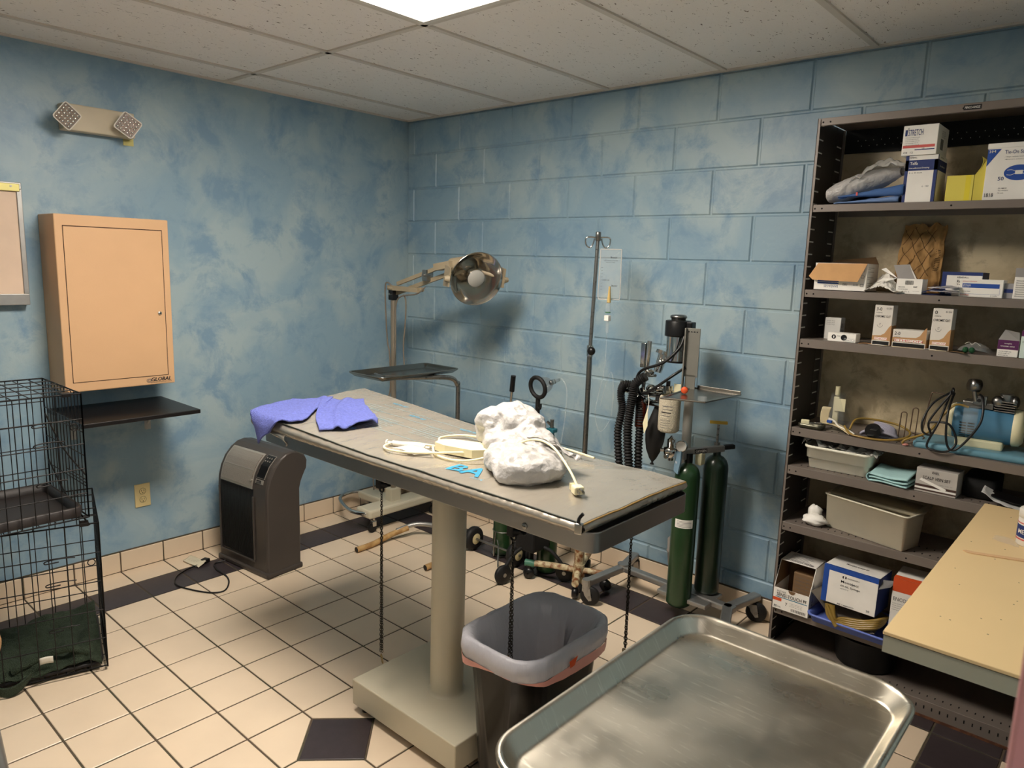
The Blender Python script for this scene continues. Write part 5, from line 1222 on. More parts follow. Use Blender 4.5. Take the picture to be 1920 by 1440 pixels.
for k_ in range(5):
    m_ = blue if k_ < 2 else mat('envelope_grey', (206, 204, 208), .6)
    b = B(m_); x, y = (3.045, -.27) if k_ < 2 else (3.075, -.285); z_ = Z2+.002+.006*k_; a_ = .2-.15*k_
    b.X = Matrix.Translation((x, y, z_)) @ Matrix.Rotation(a_, 4, 'Z'); b.grid(10, 4, lambda u, v: (.085*u, -.02+.05*v, .010*sin(u*pi)*(k_ % 2)+.004*v), thick=.0012)
    if k_ >= 2: b.use(blue); b.grid(1, 1, lambda u, v: (.01+.06*u, -.018+.008*v, .0115*(k_ % 2)+.003), thick=.0006)
    build('suture_packet', b, None, 'flat packet in the fanned pile before the brown paper bag', 'packet', 'packets fanned out before the paper bag')

# third shelf
b = carton('', '', 2.712, .058, .05, Z3, .082, mat('pale_grey_card', (206, 204, 198), .6), y=-.21)
for q in range(3): tx(b, grayink, 'Needles 20 ga', .006, .068-.007*q, .03, .004)
txr(b, ink, 'III I', .058, .006, .045, .03, .016); txr(b, ink, 'IIII', .058, .006, .02, .03, .016)
build('needle_box', b, None, 'small upright grey box in the left corner of the third shelf', 'box')
T = thing('flat_box', 'small flat white box lying open with clear tubes poking out', 'box', (2.79, -.27, Z3))
b = carton('', '', 2.752, .10, .05, Z3, .032, white, rz=.0, y=-.288); b.use(ink); b.add([(.022+.008*cos(a_*.5), -.0006, .017+.008*sin(a_*.5)) for a_ in range(13)], [tuple(range(13))]); tx(b, white, '1', .020, .013, .004, .008); b.X = b.X @ Matrix.Translation((0, -.0004, 0)); tx(b, ink, 'ml syringe', .034, .018, .012, .006); b.use(black); b.add([(.058+.011*cos(a_*.5), -.0008, .016+.011*sin(a_*.5)) for a_ in range(13)], [tuple(range(13))]); build('carton', b, T)
b = B(clear); 
for k_ in range(3): b.cyl((2.812, -.295+.006*k_, Z3+.006+.006*k_), (2.85, -.298+.004*k_, Z3+.004+.004*k_), .004, seg=8)
build('tube_end', b, T)
def chromic(x, w_, h, num, code, lab, standing=True):
    T = thing('suture_box', lab, 'box', (x+w_/2, -.25, Z3), 'chromic gut suture boxes')
    b = carton('', '', x, w_, .06, Z3, h, mat('suture_white', (222, 216, 206), .55), y=-.288)
    if standing:
        b.use(tanprint); b.add([(0, -.0006, .018), (w_, -.0006, .018), (w_, -.0006, .075), (w_-.008, -.0006, .066), (w_-.02, -.0006, .044), (w_-.032, -.0006, .036), (0, -.0006, .034)], [tuple(range(7))])
        tx(b, ink, num, .006, h-.020, .018 if len(num) > 1 else .008, .012); tx(b, grayink, code, w_-.022, h-.014, .017, .006); tx(b, ink, 'metric', .006, h-.028, .02, .003); tx(b, ink, 'CHROMIC GUT', .004, h-.044, w_-.010, .008)
        b.use(grayink)
        for k_ in range(16): a0 = pi+pi*k_/16; a1 = pi+pi*(k_+1)/16; q = .009; cx0 = .022; cz0 = h-.070; b.quad((cx0+q*cos(a0), -.0007, cz0+q*sin(a0)), (cx0+q*cos(a1), -.0007, cz0+q*sin(a1)), (cx0+(q-.001)*cos(a1), -.0007, cz0+(q-.001)*sin(a1)), (cx0+(q-.001)*cos(a0), -.0007, cz0+(q-.001)*sin(a0)))
        tx(b, grayink, 'CT', .019, h-.072, .006, .008); b.X = b.X @ Matrix.Translation((0, -.0004, 0)); P(b, white, .008, w_-.010, .020, .029, -.0006); tx(b, red, 'ETHICON', .010, .021, w_-.02, .007)
        P(b, blackm, .003, w_-.003, .002, .015, -.0006)
    else:
        b.use(tanprint); b.add([(0, -.0006, 0), (w_, -.0006, 0), (w_, -.0006, .048), (w_-.010, -.0006, .040), (w_-.028, -.0006, .016), (w_-.05, -.0006, .010), (0, -.0006, .008)], [tuple(range(7))])
        tx(b, ink, num, .014, h-.018, .018, .010); tx(b, ink, 'CHROMIC GUT', .044, h-.026, .046, .007); tx(b, grayink, 'absorbable', .046, h-.034, .026, .003); tx(b, grayink, 'Type G', .012, h-.045, .018, .004); tx(b, grayink, '12 strands', .040, h-.045, .03, .004); tx(b, ink, 'G1123', w_-.022, h-.014, .018, .006); b.X = b.X @ Matrix.Translation((0, -.0004, 0)); P(b, white, .026, .074, .003, .010, -.0006); tx(b, red, 'ETHICON', .030, .004, .04, .005)
        b.use(blackm); n_ = 12; b.add([(.052+.012*cos(pi+pi*i/n_), -.0009, h+.0005+.012*sin(pi+pi*i/n_)) for i in range(n_+1)], [tuple(range(n_+1))])
    PR_(b, tanprint, w_, 0, .06, 0, h*.5)
    build('carton', b, T)
    if standing:
        b = MB(); b.X = Matrix.Translation((x, -.288, Z3)); b.use(mat('tab_cream', (216, 200, 170), .6)); b.prism([(0, 0), (w_, 0), (w_-.004, -.016), (.006, -.016)], .0006, .002); build('dispenser_tab', b, T)
chromic(2.905, .060, .143, '3-0', 'G123H', 'tall narrow chromic gut suture box marked 3-0')
chromic(2.972, .106, .062, '2-0', '', 'low wide chromic gut suture box marked 2-0 between the tall ones')
chromic(3.089, .060, .143, '0', '812H', 'tall narrow chromic gut suture box marked 0')
for i, (x, y, a, m_) in enumerate(((2.862, -.29, .1, tanprint), (2.90, -.300, -.1, white), (3.065, -.298, .0, white), (3.15, -.30, -.3, kraft_in))):
    b = B(m_); b.X = Matrix.Translation((x, y, Z3+.0006)) @ Matrix.Rotation(a, 4, 'Z'); b.grid(6, 3, lambda u, v: (.055*u, -.004+.024*v, .003*sin(u*3)), thick=.0006)
    build('loose_packet', b, None, ['tan paper packet left of the 3-0 suture box', 'white paper slip under the front of the 3-0 suture box', 'white paper slip before the 2-0 suture box', 'brown paper scrap right of the suture box marked 0'][i], 'packet', 'loose papers lying before the suture boxes')
T = thing('clear_pouch', 'clear plastic pouch with two green balls at its end', 'pouch', (3.22, -.26, Z3))
b = B(clear); b.grid(24, 12, lambda u, v: (3.172+.095*u, -.30+.09*v, Z3+.004+.030*sin(pi*u)**.5*(.3+.7*sin(pi*v))+.004*nz(u*9, v*9)), thick=.0006); build('film', b, T)
build('fold_edge', B(whitep).tube([(3.195, -.295, Z3+.032), (3.207, -.296, Z3+.038), (3.215, -.296, Z3+.030), (3.225, -.296, Z3+.038), (3.24, -.296, Z3+.028)], .0008, 5, 5), T)
for x in (3.199, 3.217): build('green_ball', B(mat('green_cotton', (22, 74, 42), .8, bump=.5)).ell((x, -.297, Z3+.012), (.009, .009, .010), 14, 10), T)
b = carton('', '', 3.286, .057, .05, Z3, .054, white, y=-.292); P(b, purple, 0, .057, .024, .054); tx(b, white, 'novaplus', .018, .040, .020, .006); tx(b, white, 'HYPODERMIC NEEDLE', .008, .032, .038, .004); 
for q in range(3): tx(b, ink, 'Sterile single use', .005, .015-.006*q, .034-.004*q, .004)
b.use(mat('grey_flap', (160, 156, 152), .7)); b.add([(.0, .0, .054), (.057, 0, .054), (.05, .04, .078), (.01, .04, .085)], [(0, 1, 2, 3), (3, 2, 1, 0)])
build('hypodermic_box', b, None, 'small open box with a purple upper half', 'box')
b = carton('', '', 3.346, .06, .05, Z3, .088, mat('mint_white', (206, 222, 216), .6), y=-.29); P(b, purple, 0, .06, .07, .088); tx(b, grayink, 'needles', .005, .05, .02, .006)
build('mint_box', b, None, 'pale mint box at the right edge of the third shelf', 'box')

# fourth shelf
T = thing('vacuum_pump', 'blue laboratory suction pump on a pale blue base plate', 'pump', (3.24, -.19, Z4))
b = B(basinb); b.X = Matrix.Translation((3.075, -.275, Z4)) @ Matrix.Rotation(.04, 4, 'Z'); rpan(b, 0, .34, -.02, .17, [(.004, .0), (0, .004), (0, .018), (.006, .022), (.03, .022)], .02, 5); build('base_plate', b, T)
b = B(pumpblue); b.X = Matrix.Translation((3.17, -.19, Z4+.100)) @ Matrix.Rotation(.05, 4, 'Z'); b.lathe([(.052, 0), (.060, .008), (.062, .02), (.062, .17), (.060, .18)], (0, 0, 0), (1, 0, 0), 40); b.use(blackm)
for k_ in range(7):
    for c_ in range(2):
        a = rad(-52+9*k_); r_ = .0626; b.quad((.03+.024*c_, -r_*cos(a), r_*sin(a)), (.050+.024*c_, -r_*cos(a), r_*sin(a)), (.050+.024*c_, -r_*cos(a+.07), r_*sin(a+.07)), (.03+.024*c_, -r_*cos(a+.07), r_*sin(a+.07)))
build('motor', b, T)
b = B(creamp); b.X = Matrix.Translation((3.17, -.19, Z4+.100)) @ Matrix.Rotation(.05, 4, 'Z'); b.lathe([(0, -.012), (.045, -.012), (.056, -.004), (.061, .006), (.058, .012)], (0, 0, 0), (1, 0, 0), 36); b.lathe([(.058, .176), (.064, .182), (.062, .200), (.05, .21), (0, .212)], (0, 0, 0), (1, 0, 0), 36); b.box(.02, .16, -.05, .05, -.08, -.05, .006); build('end_bell', b, T)
b = B(steel); b.X = Matrix.Translation((3.20, -.19, Z4+.165)); b.box(0, .09, -.035, .035, -.01, .012, .004); 
for k_ in range(5): b.box(.092, .15, -.035, .035, -.012+.008*k_, -.008+.008*k_, .001)
b.cyl((.12, 0, .02), (.12, 0, .045), .02); b.box(.03, .07, -.045, -.02, 0, .035, .004); b.cyl((.05, -.055, .02), (.05, -.03, .02), .010); b.use(blackm); b.cyl((.05, -.056, .02), (.05, -.055, .02), .006); b.use(steel); b.ell((.10, -.02, .02), (.02, .02, .02), 12, 8); b.ell((.145, -.0, .02), (.014, .02, .022), 12, 8)
build('pump_head', b, T)
b = B(clear); b.cyl((3.235, -.27, Z4+.075), (3.235, -.27, Z4+.165), .022, seg=24); build('filter_jar', b, T)
b = B(steel); b.lathe([(0, .012), (.020, .012), (.022, .0), (.022, -.018), (0, -.018)], (3.228, -.245, Z4+.235), (-.8, -.6, .1), 24); b.cyl((3.228, -.245, Z4+.235), (3.24, -.24, Z4+.18), .007); build('gauge', b, T)
b = B(black); b.tube([(3.17, -.23, Z4+.205), (3.12, -.26, Z4+.16), (3.10, -.29, Z4+.10), (3.105, -.295, Z4+.06), (3.13, -.295, Z4+.055), (3.12, -.29, Z4+.10), (3.17, -.27, Z4+.20)], .0038, 8, 8)
b.tube([(3.165, -.24, Z4+.205), (3.15, -.30, Z4+.10), (3.125, -.310, Z4+.02), (3.15, -.318, Z4+.005), (3.19, -.315, Z4+.010), (3.21, -.305, Z4+.045), (3.18, -.30, Z4+.10), (3.12, -.29, Z4+.095)], .0038, 8, 8)
b.tube([(3.175, -.24, Z4+.20), (3.172, -.29, Z4+.14), (3.18, -.31, Z4+.05), (3.20, -.315, Z4+.015), (3.23, -.31, Z4+.04), (3.27, -.30, Z4+.12), (3.265, -.27, Z4+.19), (3.25, -.24, Z4+.205)], .0038, 8, 8)
b.use(black); b.torus((3.17, -.24, Z4+.205), (1, .3, 0), .010, .004, 16, 6); build('power_cord', b, T)
wirem = mat('dull_wire', (120, 100, 84), .4, .7)
b = B(wirem); b.tube([(3.075, -.15, Z4+.03), (3.085, -.15, Z4+.14), (3.09, -.15, Z4+.175), (3.10, -.15, Z4+.18), (3.16, -.15, Z4+.175)], .0025, 6, 5); build('carry_handle', b, T)
b = B(wirem)
for x, y, h_ in ((3.015, -.23, .105), (3.038, -.17, .115)): b.tube([(x, y, Z4+.005), (x+.002, y, Z4+h_*.8), (x+.004, y, Z4+h_), (x+.018, y+.004, Z4+h_), (x+.020, y+.004, Z4+h_*.8), (x+.018, y+.004, Z4+.005)], .002, 6, 5)
b.tube([(3.02, -.25, Z4+.003), (3.06, -.26, Z4+.004), (3.10, -.23, Z4+.026), (3.05, -.18, Z4+.026)], .002, 6, 5)
build('wire_rack', b, None, 'bent wire bottle rack left of the blue pump', 'rack')
b = B(knit); b.tube([(2.86, -.27, Z4+.02), (2.87, -.24, Z4+.055), (2.92, -.20, Z4+.058), (3.0, -.19, Z4+.05), (3.05, -.22, Z4+.035), (3.045, -.27, Z4+.020), (2.99, -.300, Z4+.008), (2.93, -.305, Z4+.006), (2.88, -.30, Z4+.008), (2.855, -.285, Z4+.018), (2.84, -.27, Z4+.03)], .004, 8, 8)
b.tube([(3.225, -.26, Z4+.16), (3.19, -.27, Z4+.165), (3.16, -.28, Z4+.13), (3.12, -.29, Z4+.06), (3.06, -.312, Z4+.026), (3.05, -.314, Z4+.01)], .004, 8, 8)
build('suction_tubing', b, None, 'amber rubber suction tubing coiled along the fourth shelf', 'tubing')
T = thing('glass_flask', 'clear flask with an ivory brush standing in it, in the shelf corner', 'flask', (2.75, -.12, Z4))
b = B(clear); b.lathe([(0, 0), (.052, .0), (.058, .006), (.05, .03), (.034, .075), (.026, .105), (.026, .125), (.03, .128)], (2.765, -.13, Z4), (0, 0, 1), 28); build('flask_body', b, T)
b = B(creamp); b.box(2.752, 2.774, -.142, -.128, Z4+.006, Z4+.115, .004); b.cyl((2.763, -.135, Z4+.12), (2.763, -.135, Z4+.155), .009); b.box(2.758, 2.80, -.15, -.148, Z4+.06, Z4+.11, rz=.0); build('brush', b, T)
T = thing('instrument_dish', 'small dark metal dish holding a pad and scissors', 'dish', (2.73, -.26, Z4))
b = B(mat('pewter', (90, 88, 76), .35, .8)); rpan(b, 2.675, 2.765, -.296, -.236, [(.006, .0), (.0, .004), (-.001, .018), (.003, .018), (.008, .004)], .014, 5); b.X = None; 
bb = MB(); bb.use(mat('pewter')); rpan(bb, 2.675, 2.765, -.296, -.236, [(.006, Z4+.0005), (.0, Z4+.004), (-.001, Z4+.018), (.003, Z4+.018), (.008, Z4+.004)], .014, 5); build('dish_body', bb, T)
b = B(creamp); b.box(2.682, 2.712, -.285, -.262, Z4+.010, Z4+.030, .003, rz=.3); build('foam_pad', b, T)
b = B(steel); b.torus((2.735, -.262, Z4+.022), (.2, .1, 1), .009, .0018, 16, 6); b.torus((2.751, -.255, Z4+.022), (.2, .1, 1), .009, .0018, 16, 6); b.cyl((2.728, -.27, Z4+.02), (2.70, -.28, Z4+.022), .002); build('scissor_handle', b, T)
b = B(mat('buff_envelope', (214, 198, 160), .6)); b.grid(16, 6, lambda u, v: (2.752+.115*u+.006*v, -.255-.045*u+.05*v*(1-u*.2), Z4+.024-.020*u+.012*sin(u*3)), thick=.001); b.grid(12, 6, lambda u, v: (2.742+.03*u-.012*v*(1-v)*2, -.23+.01*u, Z4+.012+.072*v), thick=.001)
build('paper_envelope', b, None, 'long buff paper envelope leaning from the dish to the shelf edge', 'envelope')
b = B(whitep); b.tube([(2.775, -.25, Z4+.045), (2.80, -.26, Z4+.040), (2.82, -.27, Z4+.025), (2.86, -.28, Z4+.016), (2.885, -.295, Z4+.010)], .0035, 8, 6); b.use(blue2); b.box(2.772, 2.790, -.262, -.250, Z4+.030, Z4+.040, .001); b.use(whitep); b.box(2.776, 2.792, -.258, -.248, Z4+.040, Z4+.046, .001)
build('toothbrush', b, None, 'white and blue toothbrush lying across the buff envelope', 'toothbrush')
T = thing('cord_bundle', 'wound lavender grey cord with a black plug disc', 'cord', (2.95, -.25, Z4))
b = B(mat('lavender_grey', (158, 156, 172), .6, bump=.3)); 
for k_ in range(7): b.tube([(2.90+.006*k_, -.27+.01*k_, Z4+.012), (2.93, -.28+.012*k_, Z4+.03+.003*k_), (2.99, -.275+.01*k_, Z4+.028+.002*k_), (3.02-.003*k_, -.26+.008*k_, Z4+.014), (2.98, -.255+.01*k_, Z4+.008+.003*k_), (2.93, -.26+.008*k_, Z4+.008)], .0055, 8, 5, True)
build('cord_loops', b, T)
b = B(black); b.cyl((2.945, -.295, Z4+.032), (2.945, -.28, Z4+.032), .027, seg=28); b.use(steel); b.box(2.940, 2.962, -.315, -.295, Z4+.040, Z4+.0415, rz=0); b.box(2.930, 2.952, -.315, -.295, Z4+.018, Z4+.0195); build('plug_disc', b, T)
build('pink_eraser', B(mat('pink_rubber', (224, 150, 140), .6)).lathe([(0, 0), (.009, 0), (.010, .003), (.009, .006), (0, .006)], (3.055, -.29, Z4), (0, 0, 1), 20), None, 'tiny pink rubber disc by the pump base', 'disc')
for i in range(8):
    pass

# fifth shelf
T = thing('storage_tub', 'off white ribbed plastic tub full of clear bags', 'tub', (2.84, -.21, Z5))
b = B(tubw); X_ = Matrix.Translation((2.705, -.285, Z5)) @ Matrix.Rotation(.03, 4, 'Z'); b.X = X_; rpan(b, 0, .245, 0, .16, [(.022, 0), (.018, .003), (.012, .040), (.006, .042), (.004, .078), (-.003, .080), (-.004, .088), (.0, .090), (.006, .086), (.012, .045), (.02, .006)], .03, 6); b.torus((0, 0, -5), (0, 0, 1), .001, .0001, 3, 3) if False else None; build('tub_body', b, T)
b = B(film); b.X = X_; b.grid(44, 20, lambda u, v: (-.01+.275*u, .005+.13*v-.02*(u > .9), .088+.028*abs(nz(u*7, v*6, 2))+.030*(1-u)*sin(pi*min(1, u*4))+.012*nz(u*20, v*16)), thick=.0008); b.use(mat('sheer_film')); b.grid(20, 8, lambda u, v: (.02+.2*u, .03+.09*v, .078+.010*nz(u*9, v*7)), thick=.001); build('bag_heap', b, T)
b = B(lblue)
for k_ in range(3): b.grid(20, 6, lambda u, v: (2.950+.130*u+.01*v, -.292+.10*v-.02*u, Z5+.006+.011*k_+.006*u+.003*sin(u*5+k_)+.02*v*(k_ == 2)), thick=.005)
b.grid(8, 10, lambda u, v: (2.952-.010*sin(pi*v)+.004*u, -.292+.09*u, Z5+.002+.030*v), thick=.003)
build('folded_drape', b, None, 'folded pale blue drape on the fifth shelf', 'cloth')
b = carton('', '', 3.100, .128, .085, Z5, .085, mat('grey_card', (184, 178, 170), .6), rz=-.04, y=-.288); P(b, mat('brown_band', (70, 48, 40), .6), 0, .128, .006, .011); P(b, mat('brown_band'), 0, .128, .019, .027); P(b, white, 0, .128, .012, .018)
tx(b, ink, 'EXEL', .050, .070, .022, .008); tx(b, ink, 'SCALP VEIN SET', .022, .048, .086, .011); tx(b, grayink, 'sterile, single use', .075, .034, .04, .003); b.use(white); b.add([(.012, -.001, .042), (.018, -.001, .050), (.098, -.001, .024), (.094, -.001, .015)], [(3, 2, 1, 0)]);
build('scalp_vein_box', b, None, 'grey scalp vein set box with brown stripes and a paper strip', 'box')
b = B(blackm); b.X = Matrix.Translation((3.235, -.24, Z5)); rpan(b, 0, .10, 0, .16, [(.01, 0), (0, .004), (0, .07), (.004, .072), (.02, .072)], .02, 5); build('black_case', b, None, 'black soft case behind the scalp vein set box', 'case')
b = B(mat('foil_print', (206, 204, 200), .4, bump=.3)); b.grid(18, 8, lambda u, v: (3.300+.13*u, -.30+.07*v, Z5+.004+.040*(1-u)**2+.012*v+.006*nz(u*5, v*4)), thick=.001); b.use(black); b.grid(10, 6, lambda u, v: (3.325+.10*u, -.285+.06*v, Z5+.030*(1-u)**2*.4+.020+.012*v), thick=.0008)
build('foil_packet', b, None, 'opened foil packet curling up at the right end of the fifth shelf', 'packet')

# sixth shelf
T = thing('plastic_bin', 'long frosted plastic bin standing askew on the sixth shelf', 'bin', (2.97, -.2, Z6))
X_ = Matrix.Translation((2.790, -.232, Z6)) @ Matrix.Rotation(rad(-15), 4, 'Z')
b = B(binw); b.X = X_; rpan(b, 0, .315, 0, .125, [(.010, 0), (.006, .003), (-.002, .128), (-.008, .130), (-.008, .135), (-.002, .135), (.003, .130), (.012, .006)], .012, 4); build('bin_body', b, T)
b = B(mat('frosted_lid', (196, 186, 160), .35, trans=.35)); b.X = X_ @ Matrix.Translation((.0, .02, .130)) @ Matrix.Rotation(rad(7), 4, 'X') @ Matrix.Rotation(rad(2), 4, 'Y') @ Matrix.Rotation(rad(9), 4, 'Z'); rpan(b, 0, .33, 0, .13, [(0, -.004), (0, .004), (.004, .006), (.02, .006), (.024, .002)], .014, 4); build('lid', b, T)
b = B(white); b.ell((2.765, -.255, Z6+.022), (.045, .030, .022), 20, 14, lambda d: 1+.35*nz(d.x*2.5, d.y*2.5, d.z*2.5+3)+.15*nz(d.x*7, d.y*7, d.z*7)); b.ell((2.752, -.225, Z6+.048), (.026, .022, .024), 18, 12, lambda d: 1+.4*nz(d.x*3, d.y*3, d.z*3+7))
build('crumpled_gauze', b, None, 'crumpled white gauze in the left corner of the sixth shelf', 'gauze')

# lower shelf
T = thing('glove_box', 'opened white Sensi-Touch glove box with a cut away front', 'box', (2.72, -.24, Z7))
b = MB(); b.X = Matrix.Translation((2.655, -.318, Z7)); b.use(white)
wq, hq, dq = .140, .190, .16
b.prism([(0, 0), (wq, 0), (wq, .088), (0, .088)], 0, .002, lambda x, z, t: (x, t, z))
for x in (0, wq-.002): b.add([(x, 0, 0), (x, dq, 0), (x, dq, hq), (x, .050, hq), (x, 0, .090), (x+.002, 0, 0), (x+.002, dq, 0), (x+.002, dq, hq), (x+.002, .050, hq), (x+.002, 0, .090)], [(4, 3, 2, 1, 0), (5, 6, 7, 8, 9), (3, 4, 9, 8), (2, 3, 8, 7)])
b.box(0, wq, .05, dq, hq-.002, hq); b.use(kraft_in); b.box(.002, wq-.002, dq-.004, dq, 0, hq-.002); b.use(kraft_in); b.box(.002, wq-.002, .002, dq, 0, .002); b.add([(.0025, .003, .09), (.0025, dq-.005, .09), (.0025, dq-.005, hq-.003), (.0025, .05, hq-.003)], [(0, 1, 2, 3)]); b.add([(wq-.0025, .003, .09), (wq-.0025, dq-.005, .09), (wq-.0025, dq-.005, hq-.003), (wq-.0025, .05, hq-.003)], [(3, 2, 1, 0)])
b.use(kraft_in); n_ = 10; b.add([(.072+.014*cos(pi+pi*i/n_), -.0008, .0885+.014*sin(pi+pi*i/n_)) for i in range(n_+1)], [tuple(range(n_+1))])
tx(b, grayink, 'ENCORE', .014, .072, .035, .007); tx(b, ink, 'SENSI-TOUCH PF', .014, .055, .118, .014); P(b, teal, .010, .134, .049, .052); P(b, orange, .0, .034, .034, .047); tx(b, ink, '7', .050, .022, .008, .013); tx(b, ink, 'm', .006, .006, .014, .009); tx(b, grayink, 'ANSELL', .022, .007, .012, .006)
for q in range(3): tx(b, grayink, 'surgical gloves 50', .066, .036-.006*q, .05, .003)
bars(b, .074, .006, .058, .011, 18); PT(b, grayink, .02, .12, .07, .072, hq); 
for q in range(6): PT(b, grayink, .02, .11-.01*(q % 3), .075+.012*q, .078+.012*q, hq)
b.use(ink); b.text('SENSI-TOUCH PF', (.125, .068, hq+.0008), (-1, 0, 0), (0, -1, 0), .11, .012, .0004)
b.use(grayink); b.text('ENCORE', (wq+.0006, .04, .03), (0, 0, 1), (0, -1, 0), .10, .014, .0004)
build('carton', b, T)
b = B(mat('glove_wrap', (132, 104, 74), .7)); b.box(2.70, 2.79, -.24, -.17, Z7+.003, Z7+.14, .004); b.use(grayink)
for q in range(5): b.text('surgeons gloves', (2.71, -.2405, Z7+.12-.015*q), (1, 0, 0), (0, 0, 1), .07, .005)
build('inner_packs', b, T)
b = MB(); b.X = Matrix.Translation((2.838, -.325, Z7+.098)) @ Matrix.Rotation(-.05, 4, 'Z') @ Matrix.Rotation(-.04, 4, 'X'); b.use(white); wq, hq = .196, .145; b.box(0, wq, 0, .145, 0, hq, .0015)
P(b, blue2, 0, .020, 0, hq); P(b, blue2, .020, wq, hq-.018, hq); PT(b, blue2, 0, wq, 0, .010, hq); PR_(b, blue, wq, 0, .145, 0, hq)
b.use(ink); b.box(.070, .074, -.0009, -.0003, .109, .118); b.box(.080, .084, -.0009, -.0003, .109, .118); b.box(.070, .075, -.0009, -.0003, .109, .111); b.box(.070, .075, -.0009, -.0003, .116, .118); b.box(.079, .084, -.0009, -.0003, .109, .111); b.box(.079, .084, -.0009, -.0003, .116, .118)
tx(b, grayink, 'COVIDIEN', .088, .111, .042, .005); tx(b, ink, 'Monoject', .066, .088, .065, .013); tx(b, ink, '60 mL Syringe', .066, .074, .070, .010); tx(b, ink, 'Luer-Lock Tip', .066, .066, .03, .004); tx(b, ink, 'REF 1186000777T', .062, .004, .06, .005); tx(b, ink, '20', .165, .010, .012, .008)
b.use(ink); b.text('Monoject syringe 60', (.06, .05, hq+.0008), (1, 0, 0), (0, 1, 0), .08, .02, .0004)
b.use(grayink); b.quad((wq+.002, -.002, hq*.75), (wq+.04, -.002, hq*.9), (wq+.05, .03, hq*1.02), (wq+.006, .03, hq*.96))
build('syringe_box', b, None, 'white and blue Monoject syringe box resting on the amber tubing', 'box')
b = MB(); b.X = Matrix.Translation((3.078, -.32, Z7+.03)) @ Matrix.Rotation(.03, 4, 'Z'); b.use(white); b.box(0, .13, 0, .14, 0, .235, .0015); P(b, orange, 0, .13, .185, .235); PT(b, orange, 0, .13, 0, .03, .235); tx(b, grayink, 'ENCORE', .006, .150, .06, .014); 
for q in range(4): tx(b, grayink, 'Latex powder free gloves', .006, .138-.008*q, .06, .004)
build('glove_carton', b, None, 'white and orange glove carton half hidden behind the counter', 'box')
T = thing('blue_tray', 'periwinkle plastic tray under the syringe box', 'tray', (2.93, -.25, Z7))
b = B(periw); b.X = Matrix.Translation((2.800, -.345, Z7)) @ Matrix.Rotation(-.03, 4, 'Z'); rpan(b, 0, .30, 0, .22, [(.02, .002), (.014, .004), (.004, .028), (-.004, .030), (-.006, .036), (.0, .038), (.008, .034), (.016, .008)], .025, 6); build('tray_body', b, T)
b = B(mat('grey_liner_card', (120, 112, 102), .7)); b.X = Matrix.Translation((2.80, -.335, Z7)); b.add([(.0, .01, .12), (.03, .0, .10), (.125, -.004, .012), (.24, .0, .035), (.24, .18, .04), (.02, .18, .11)], [(0, 1, 2, 5), (2, 3, 4, 5), (5, 2, 1, 0), (5, 4, 3, 2)]); build('torn_card', b, T)
b = B(knit)
for k_ in range(5): b.tube([(2.865+.006*k_, -.335, Z7+.095), (2.88+.006*k_, -.345, Z7+.05), (2.93, -.346+.004*k_, Z7+.030+.006*k_), (3.00, -.34+.004*k_, Z7+.042+.006*k_), (3.05, -.32, Z7+.062+.007*k_), (3.06, -.26, Z7+.08)], .0065, 8, 6)
b.tube([(2.87, -.34, Z7+.09), (2.90, -.352, Z7+.04), (2.915, -.358, Z7+.006+.02)], .007, 8, 4)
build('amber_tube_coil', b, None, 'coil of amber rubber tubing lying in the blue tray', 'tubing')
b = MB(); b.use(mat('dark_bucket', (13, 13, 14), .5)); b.lathe([(0, 0), (.10, 0), (.105, .004), (.118, .115), (.122, .12), (.116, .12), (.10, .01)], (2.98, -.17, .0655), (0, 0, 1), 36)
build('basin', b, None, 'dark round basin on the bottom shelf below the blue tray', 'basin')

# ------------------------------------------------------------------ counter on the right
T = thing('counter', 'cream laminate counter top with a grey green edge at the right', 'counter', (3.50, -.93, 0))
b = B(laminate); b.box(3.3205, 3.70, -1.522, -.352, .832, .840, .001, 1); b.use(lam_edge); b.box(3.322, 3.70, -1.520, -.354, .794, .832); b.use(mat('brown_seam', (70, 50, 36), .7)); b.box(3.3212, 3.70, -1.5215, -.353, .8310, .8325)
b.use(ink)
for i in range(26):
    x, y = 3.34+random.random()*.3, -1.48+random.random()*1.1; b.box(x, x+.003, y, y+.002, .840, .8403)
build('worktop', b, T)
build('support_panel', B(blackm).box(3.62, 3.66, -1.42, -.40, 0, .794), T)
build('loose_strip', B(creamp).grid(4, 8, lambda u, v: (3.425+.012*u+.004*sin(v*3), -1.45+.01*v, .794-.035*v), thick=.001), T)
T = thing('supplement_jar', 'white plastic jar with navy label on the cream counter', 'jar', (3.47, -.70, .84))
b = B(whitep); b.lathe([(0, 0), (.036, 0), (.039, .004), (.039, .075), (.034, .084)], (3.485, -.70, .8405), (0, 0, 1), 32); b.use(blue); wrap(b, (3.485, -.70), .0395, rad(-200), rad(20), .865, .90, 20); b.use(red); wrap(b, (3.485, -.70), .0396, rad(-200), rad(20), .858, .862, 20); wrap(b, (3.485, -.70), .0396, rad(-200), rad(20), .904, .907, 20)
b.use(white); b.text('MED', (3.452, -.7255, .877), (.55, -.5, 0), (0, 0, 1), .03, .012)
build('jar_body', b, T)
build('lid', B(whitep).lathe([(.037, .078), (.040, .08), (.040, .100), (.037, .104), (0, .104)], (3.485, -.70, .8405), (0, 0, 1), 32), T)
b = B(mat('pale_wood', (226, 184, 138), .6, var=.05)); b.prism([(3.352, -.887), (3.358, -.878), (3.375, -.878), (3.52, -.825), (3.53, -.832), (3.53, -.842), (3.38, -.894), (3.365, -.896)], .8405, .8425); build('tongue_depressor', b, None, 'wooden tongue depressor lying on the cream counter', 'stick')
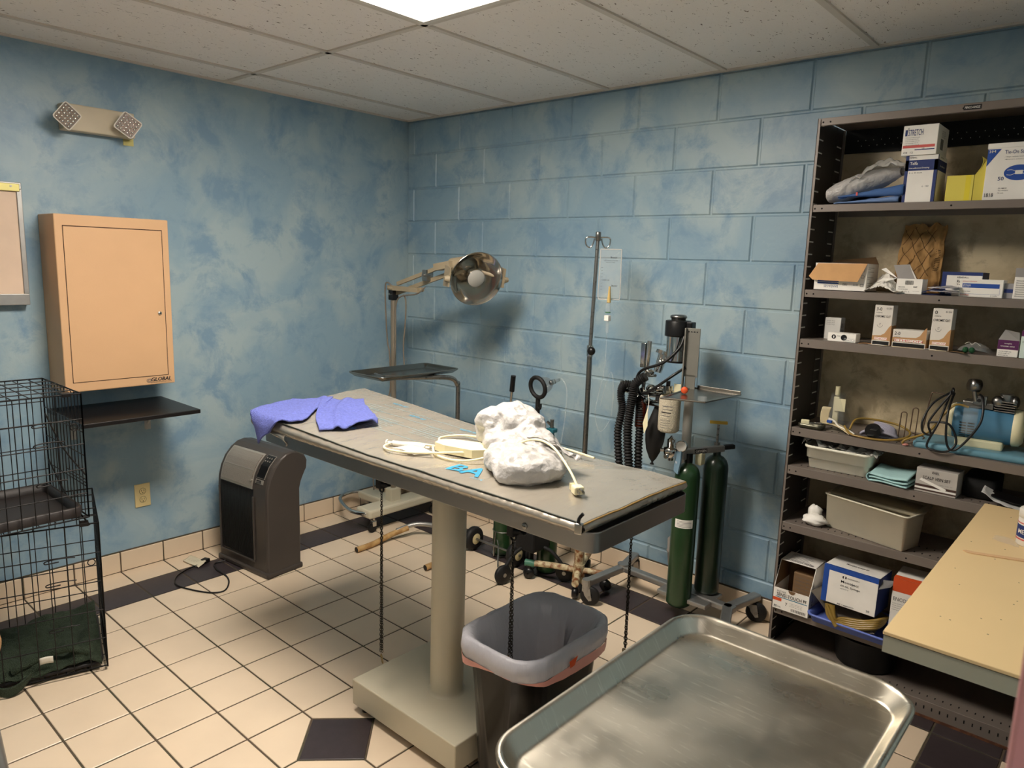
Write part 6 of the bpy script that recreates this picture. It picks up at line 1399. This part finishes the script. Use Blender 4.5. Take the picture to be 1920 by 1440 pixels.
b = B(clear); b.grid(10, 5, lambda u, v: (3.395+.065*u, -.725+.04*v-.02*u, .8412+.006*sin(u*3)*v+.002*nz(u*5, v*5)), thick=.0006); build('clear_wrapper', b, None, 'small clear wrapper beside the jar on the counter', 'wrapper')

# ------------------------------------------------------------------ steel tray table in the foreground
T = thing('tray_stand', 'large scratched stainless steel tray on a stand in the foreground', 'tray', (3.22, -2.06, 0))
b = MB(); b.use(M_pan); x0, x1, y0, y1 = 2.990, 3.440, -2.385, -1.742
rpan(b, x0, x1, y0, y1, [(.004, .838), (-.003, .842), (-.004, .848), (.0, .852), (.005, .8515), (.008, .8485), (.010, .846), (.024, .825), (.0262, .8225), (.0285, .8215), (.031, .8212), (.034, .8211), (.10, .8211)], .075, 10)
rpan(b, x0, x1, y0, y1, [(.004, .838), (.022, .822), (.034, .8185), (.10, .8185)], .075, 10)
build('tray', b, T)
b = B(steel); b.tube([(3.03, -2.34, .812), (3.40, -2.34, .812), (3.40, -1.80, .812), (3.03, -1.80, .812)], .009, 10, 1, True); b.cyl((3.215, -2.10, .06), (3.215, -2.10, .81), .016); b.cyl((3.03, -2.10, .812), (3.40, -2.10, .812), .009)
b.cyl((3.0, -2.10, .06), (3.43, -2.10, .06), .014); b.cyl((3.215, -2.35, .06), (3.215, -1.85, .06), .014)
build('stand_frame', b, T)
for x, y in ((3.0, -2.10), (3.43, -2.10), (3.215, -2.35), (3.215, -1.85)):
    b = B(rubber); b.cyl((x-.01, y, .025), (x+.01, y, .025), .025, seg=20); b.use(steel); b.box(x-.012, x+.012, y-.006, y+.006, .03, .065, .002); build('caster', b, T)

# ------------------------------------------------------------------ chair just inside the left edge
T = thing('chair', 'wooden armrest chair with a grey tube frame cut off by the left edge', 'chair', (1.70, -2.90, 0))
b = B(alum); b.tube([(1.67, -2.684, .0), (1.66, -2.69, .2), (1.60, -2.70, .42), (1.75, -2.74, .66)], .012, 10, 6); b.tube([(1.50, -3.15, .0), (1.52, -3.15, .3), (1.56, -3.1, .66)], .012, 10, 6); b.tube([(1.22, -2.80, 0), (1.24, -2.82, .4), (1.22, -2.84, .9)], .012, 10, 6); b.tube([(1.1, -3.2, 0), (1.12, -3.2, .4), (1.1, -3.2, .9)], .012, 10, 6)
build('frame', b, T)
b = B(woodm); b.tube([(1.35, -2.98, .70), (1.60, -2.84, .72), (1.76, -2.752, .722), (1.80, -2.722, .70), (1.80, -2.728, .66)], .017, 12, 6); build('armrest', b, T)
b = B(blackm); b.X = Matrix.Translation((1.36, -3.0, .44)) @ Matrix.Rotation(.55, 4, 'Z'); b.box(-.20, .20, -.20, .20, -.03, .03, .02); build('seat', b, T)
b = B(blackm); b.X = Matrix.Translation((1.20, -3.08, .78)) @ Matrix.Rotation(.55, 4, 'Z'); b.box(-.02, .02, -.20, .20, -.16, .16, .015); build('backrest', b, T)
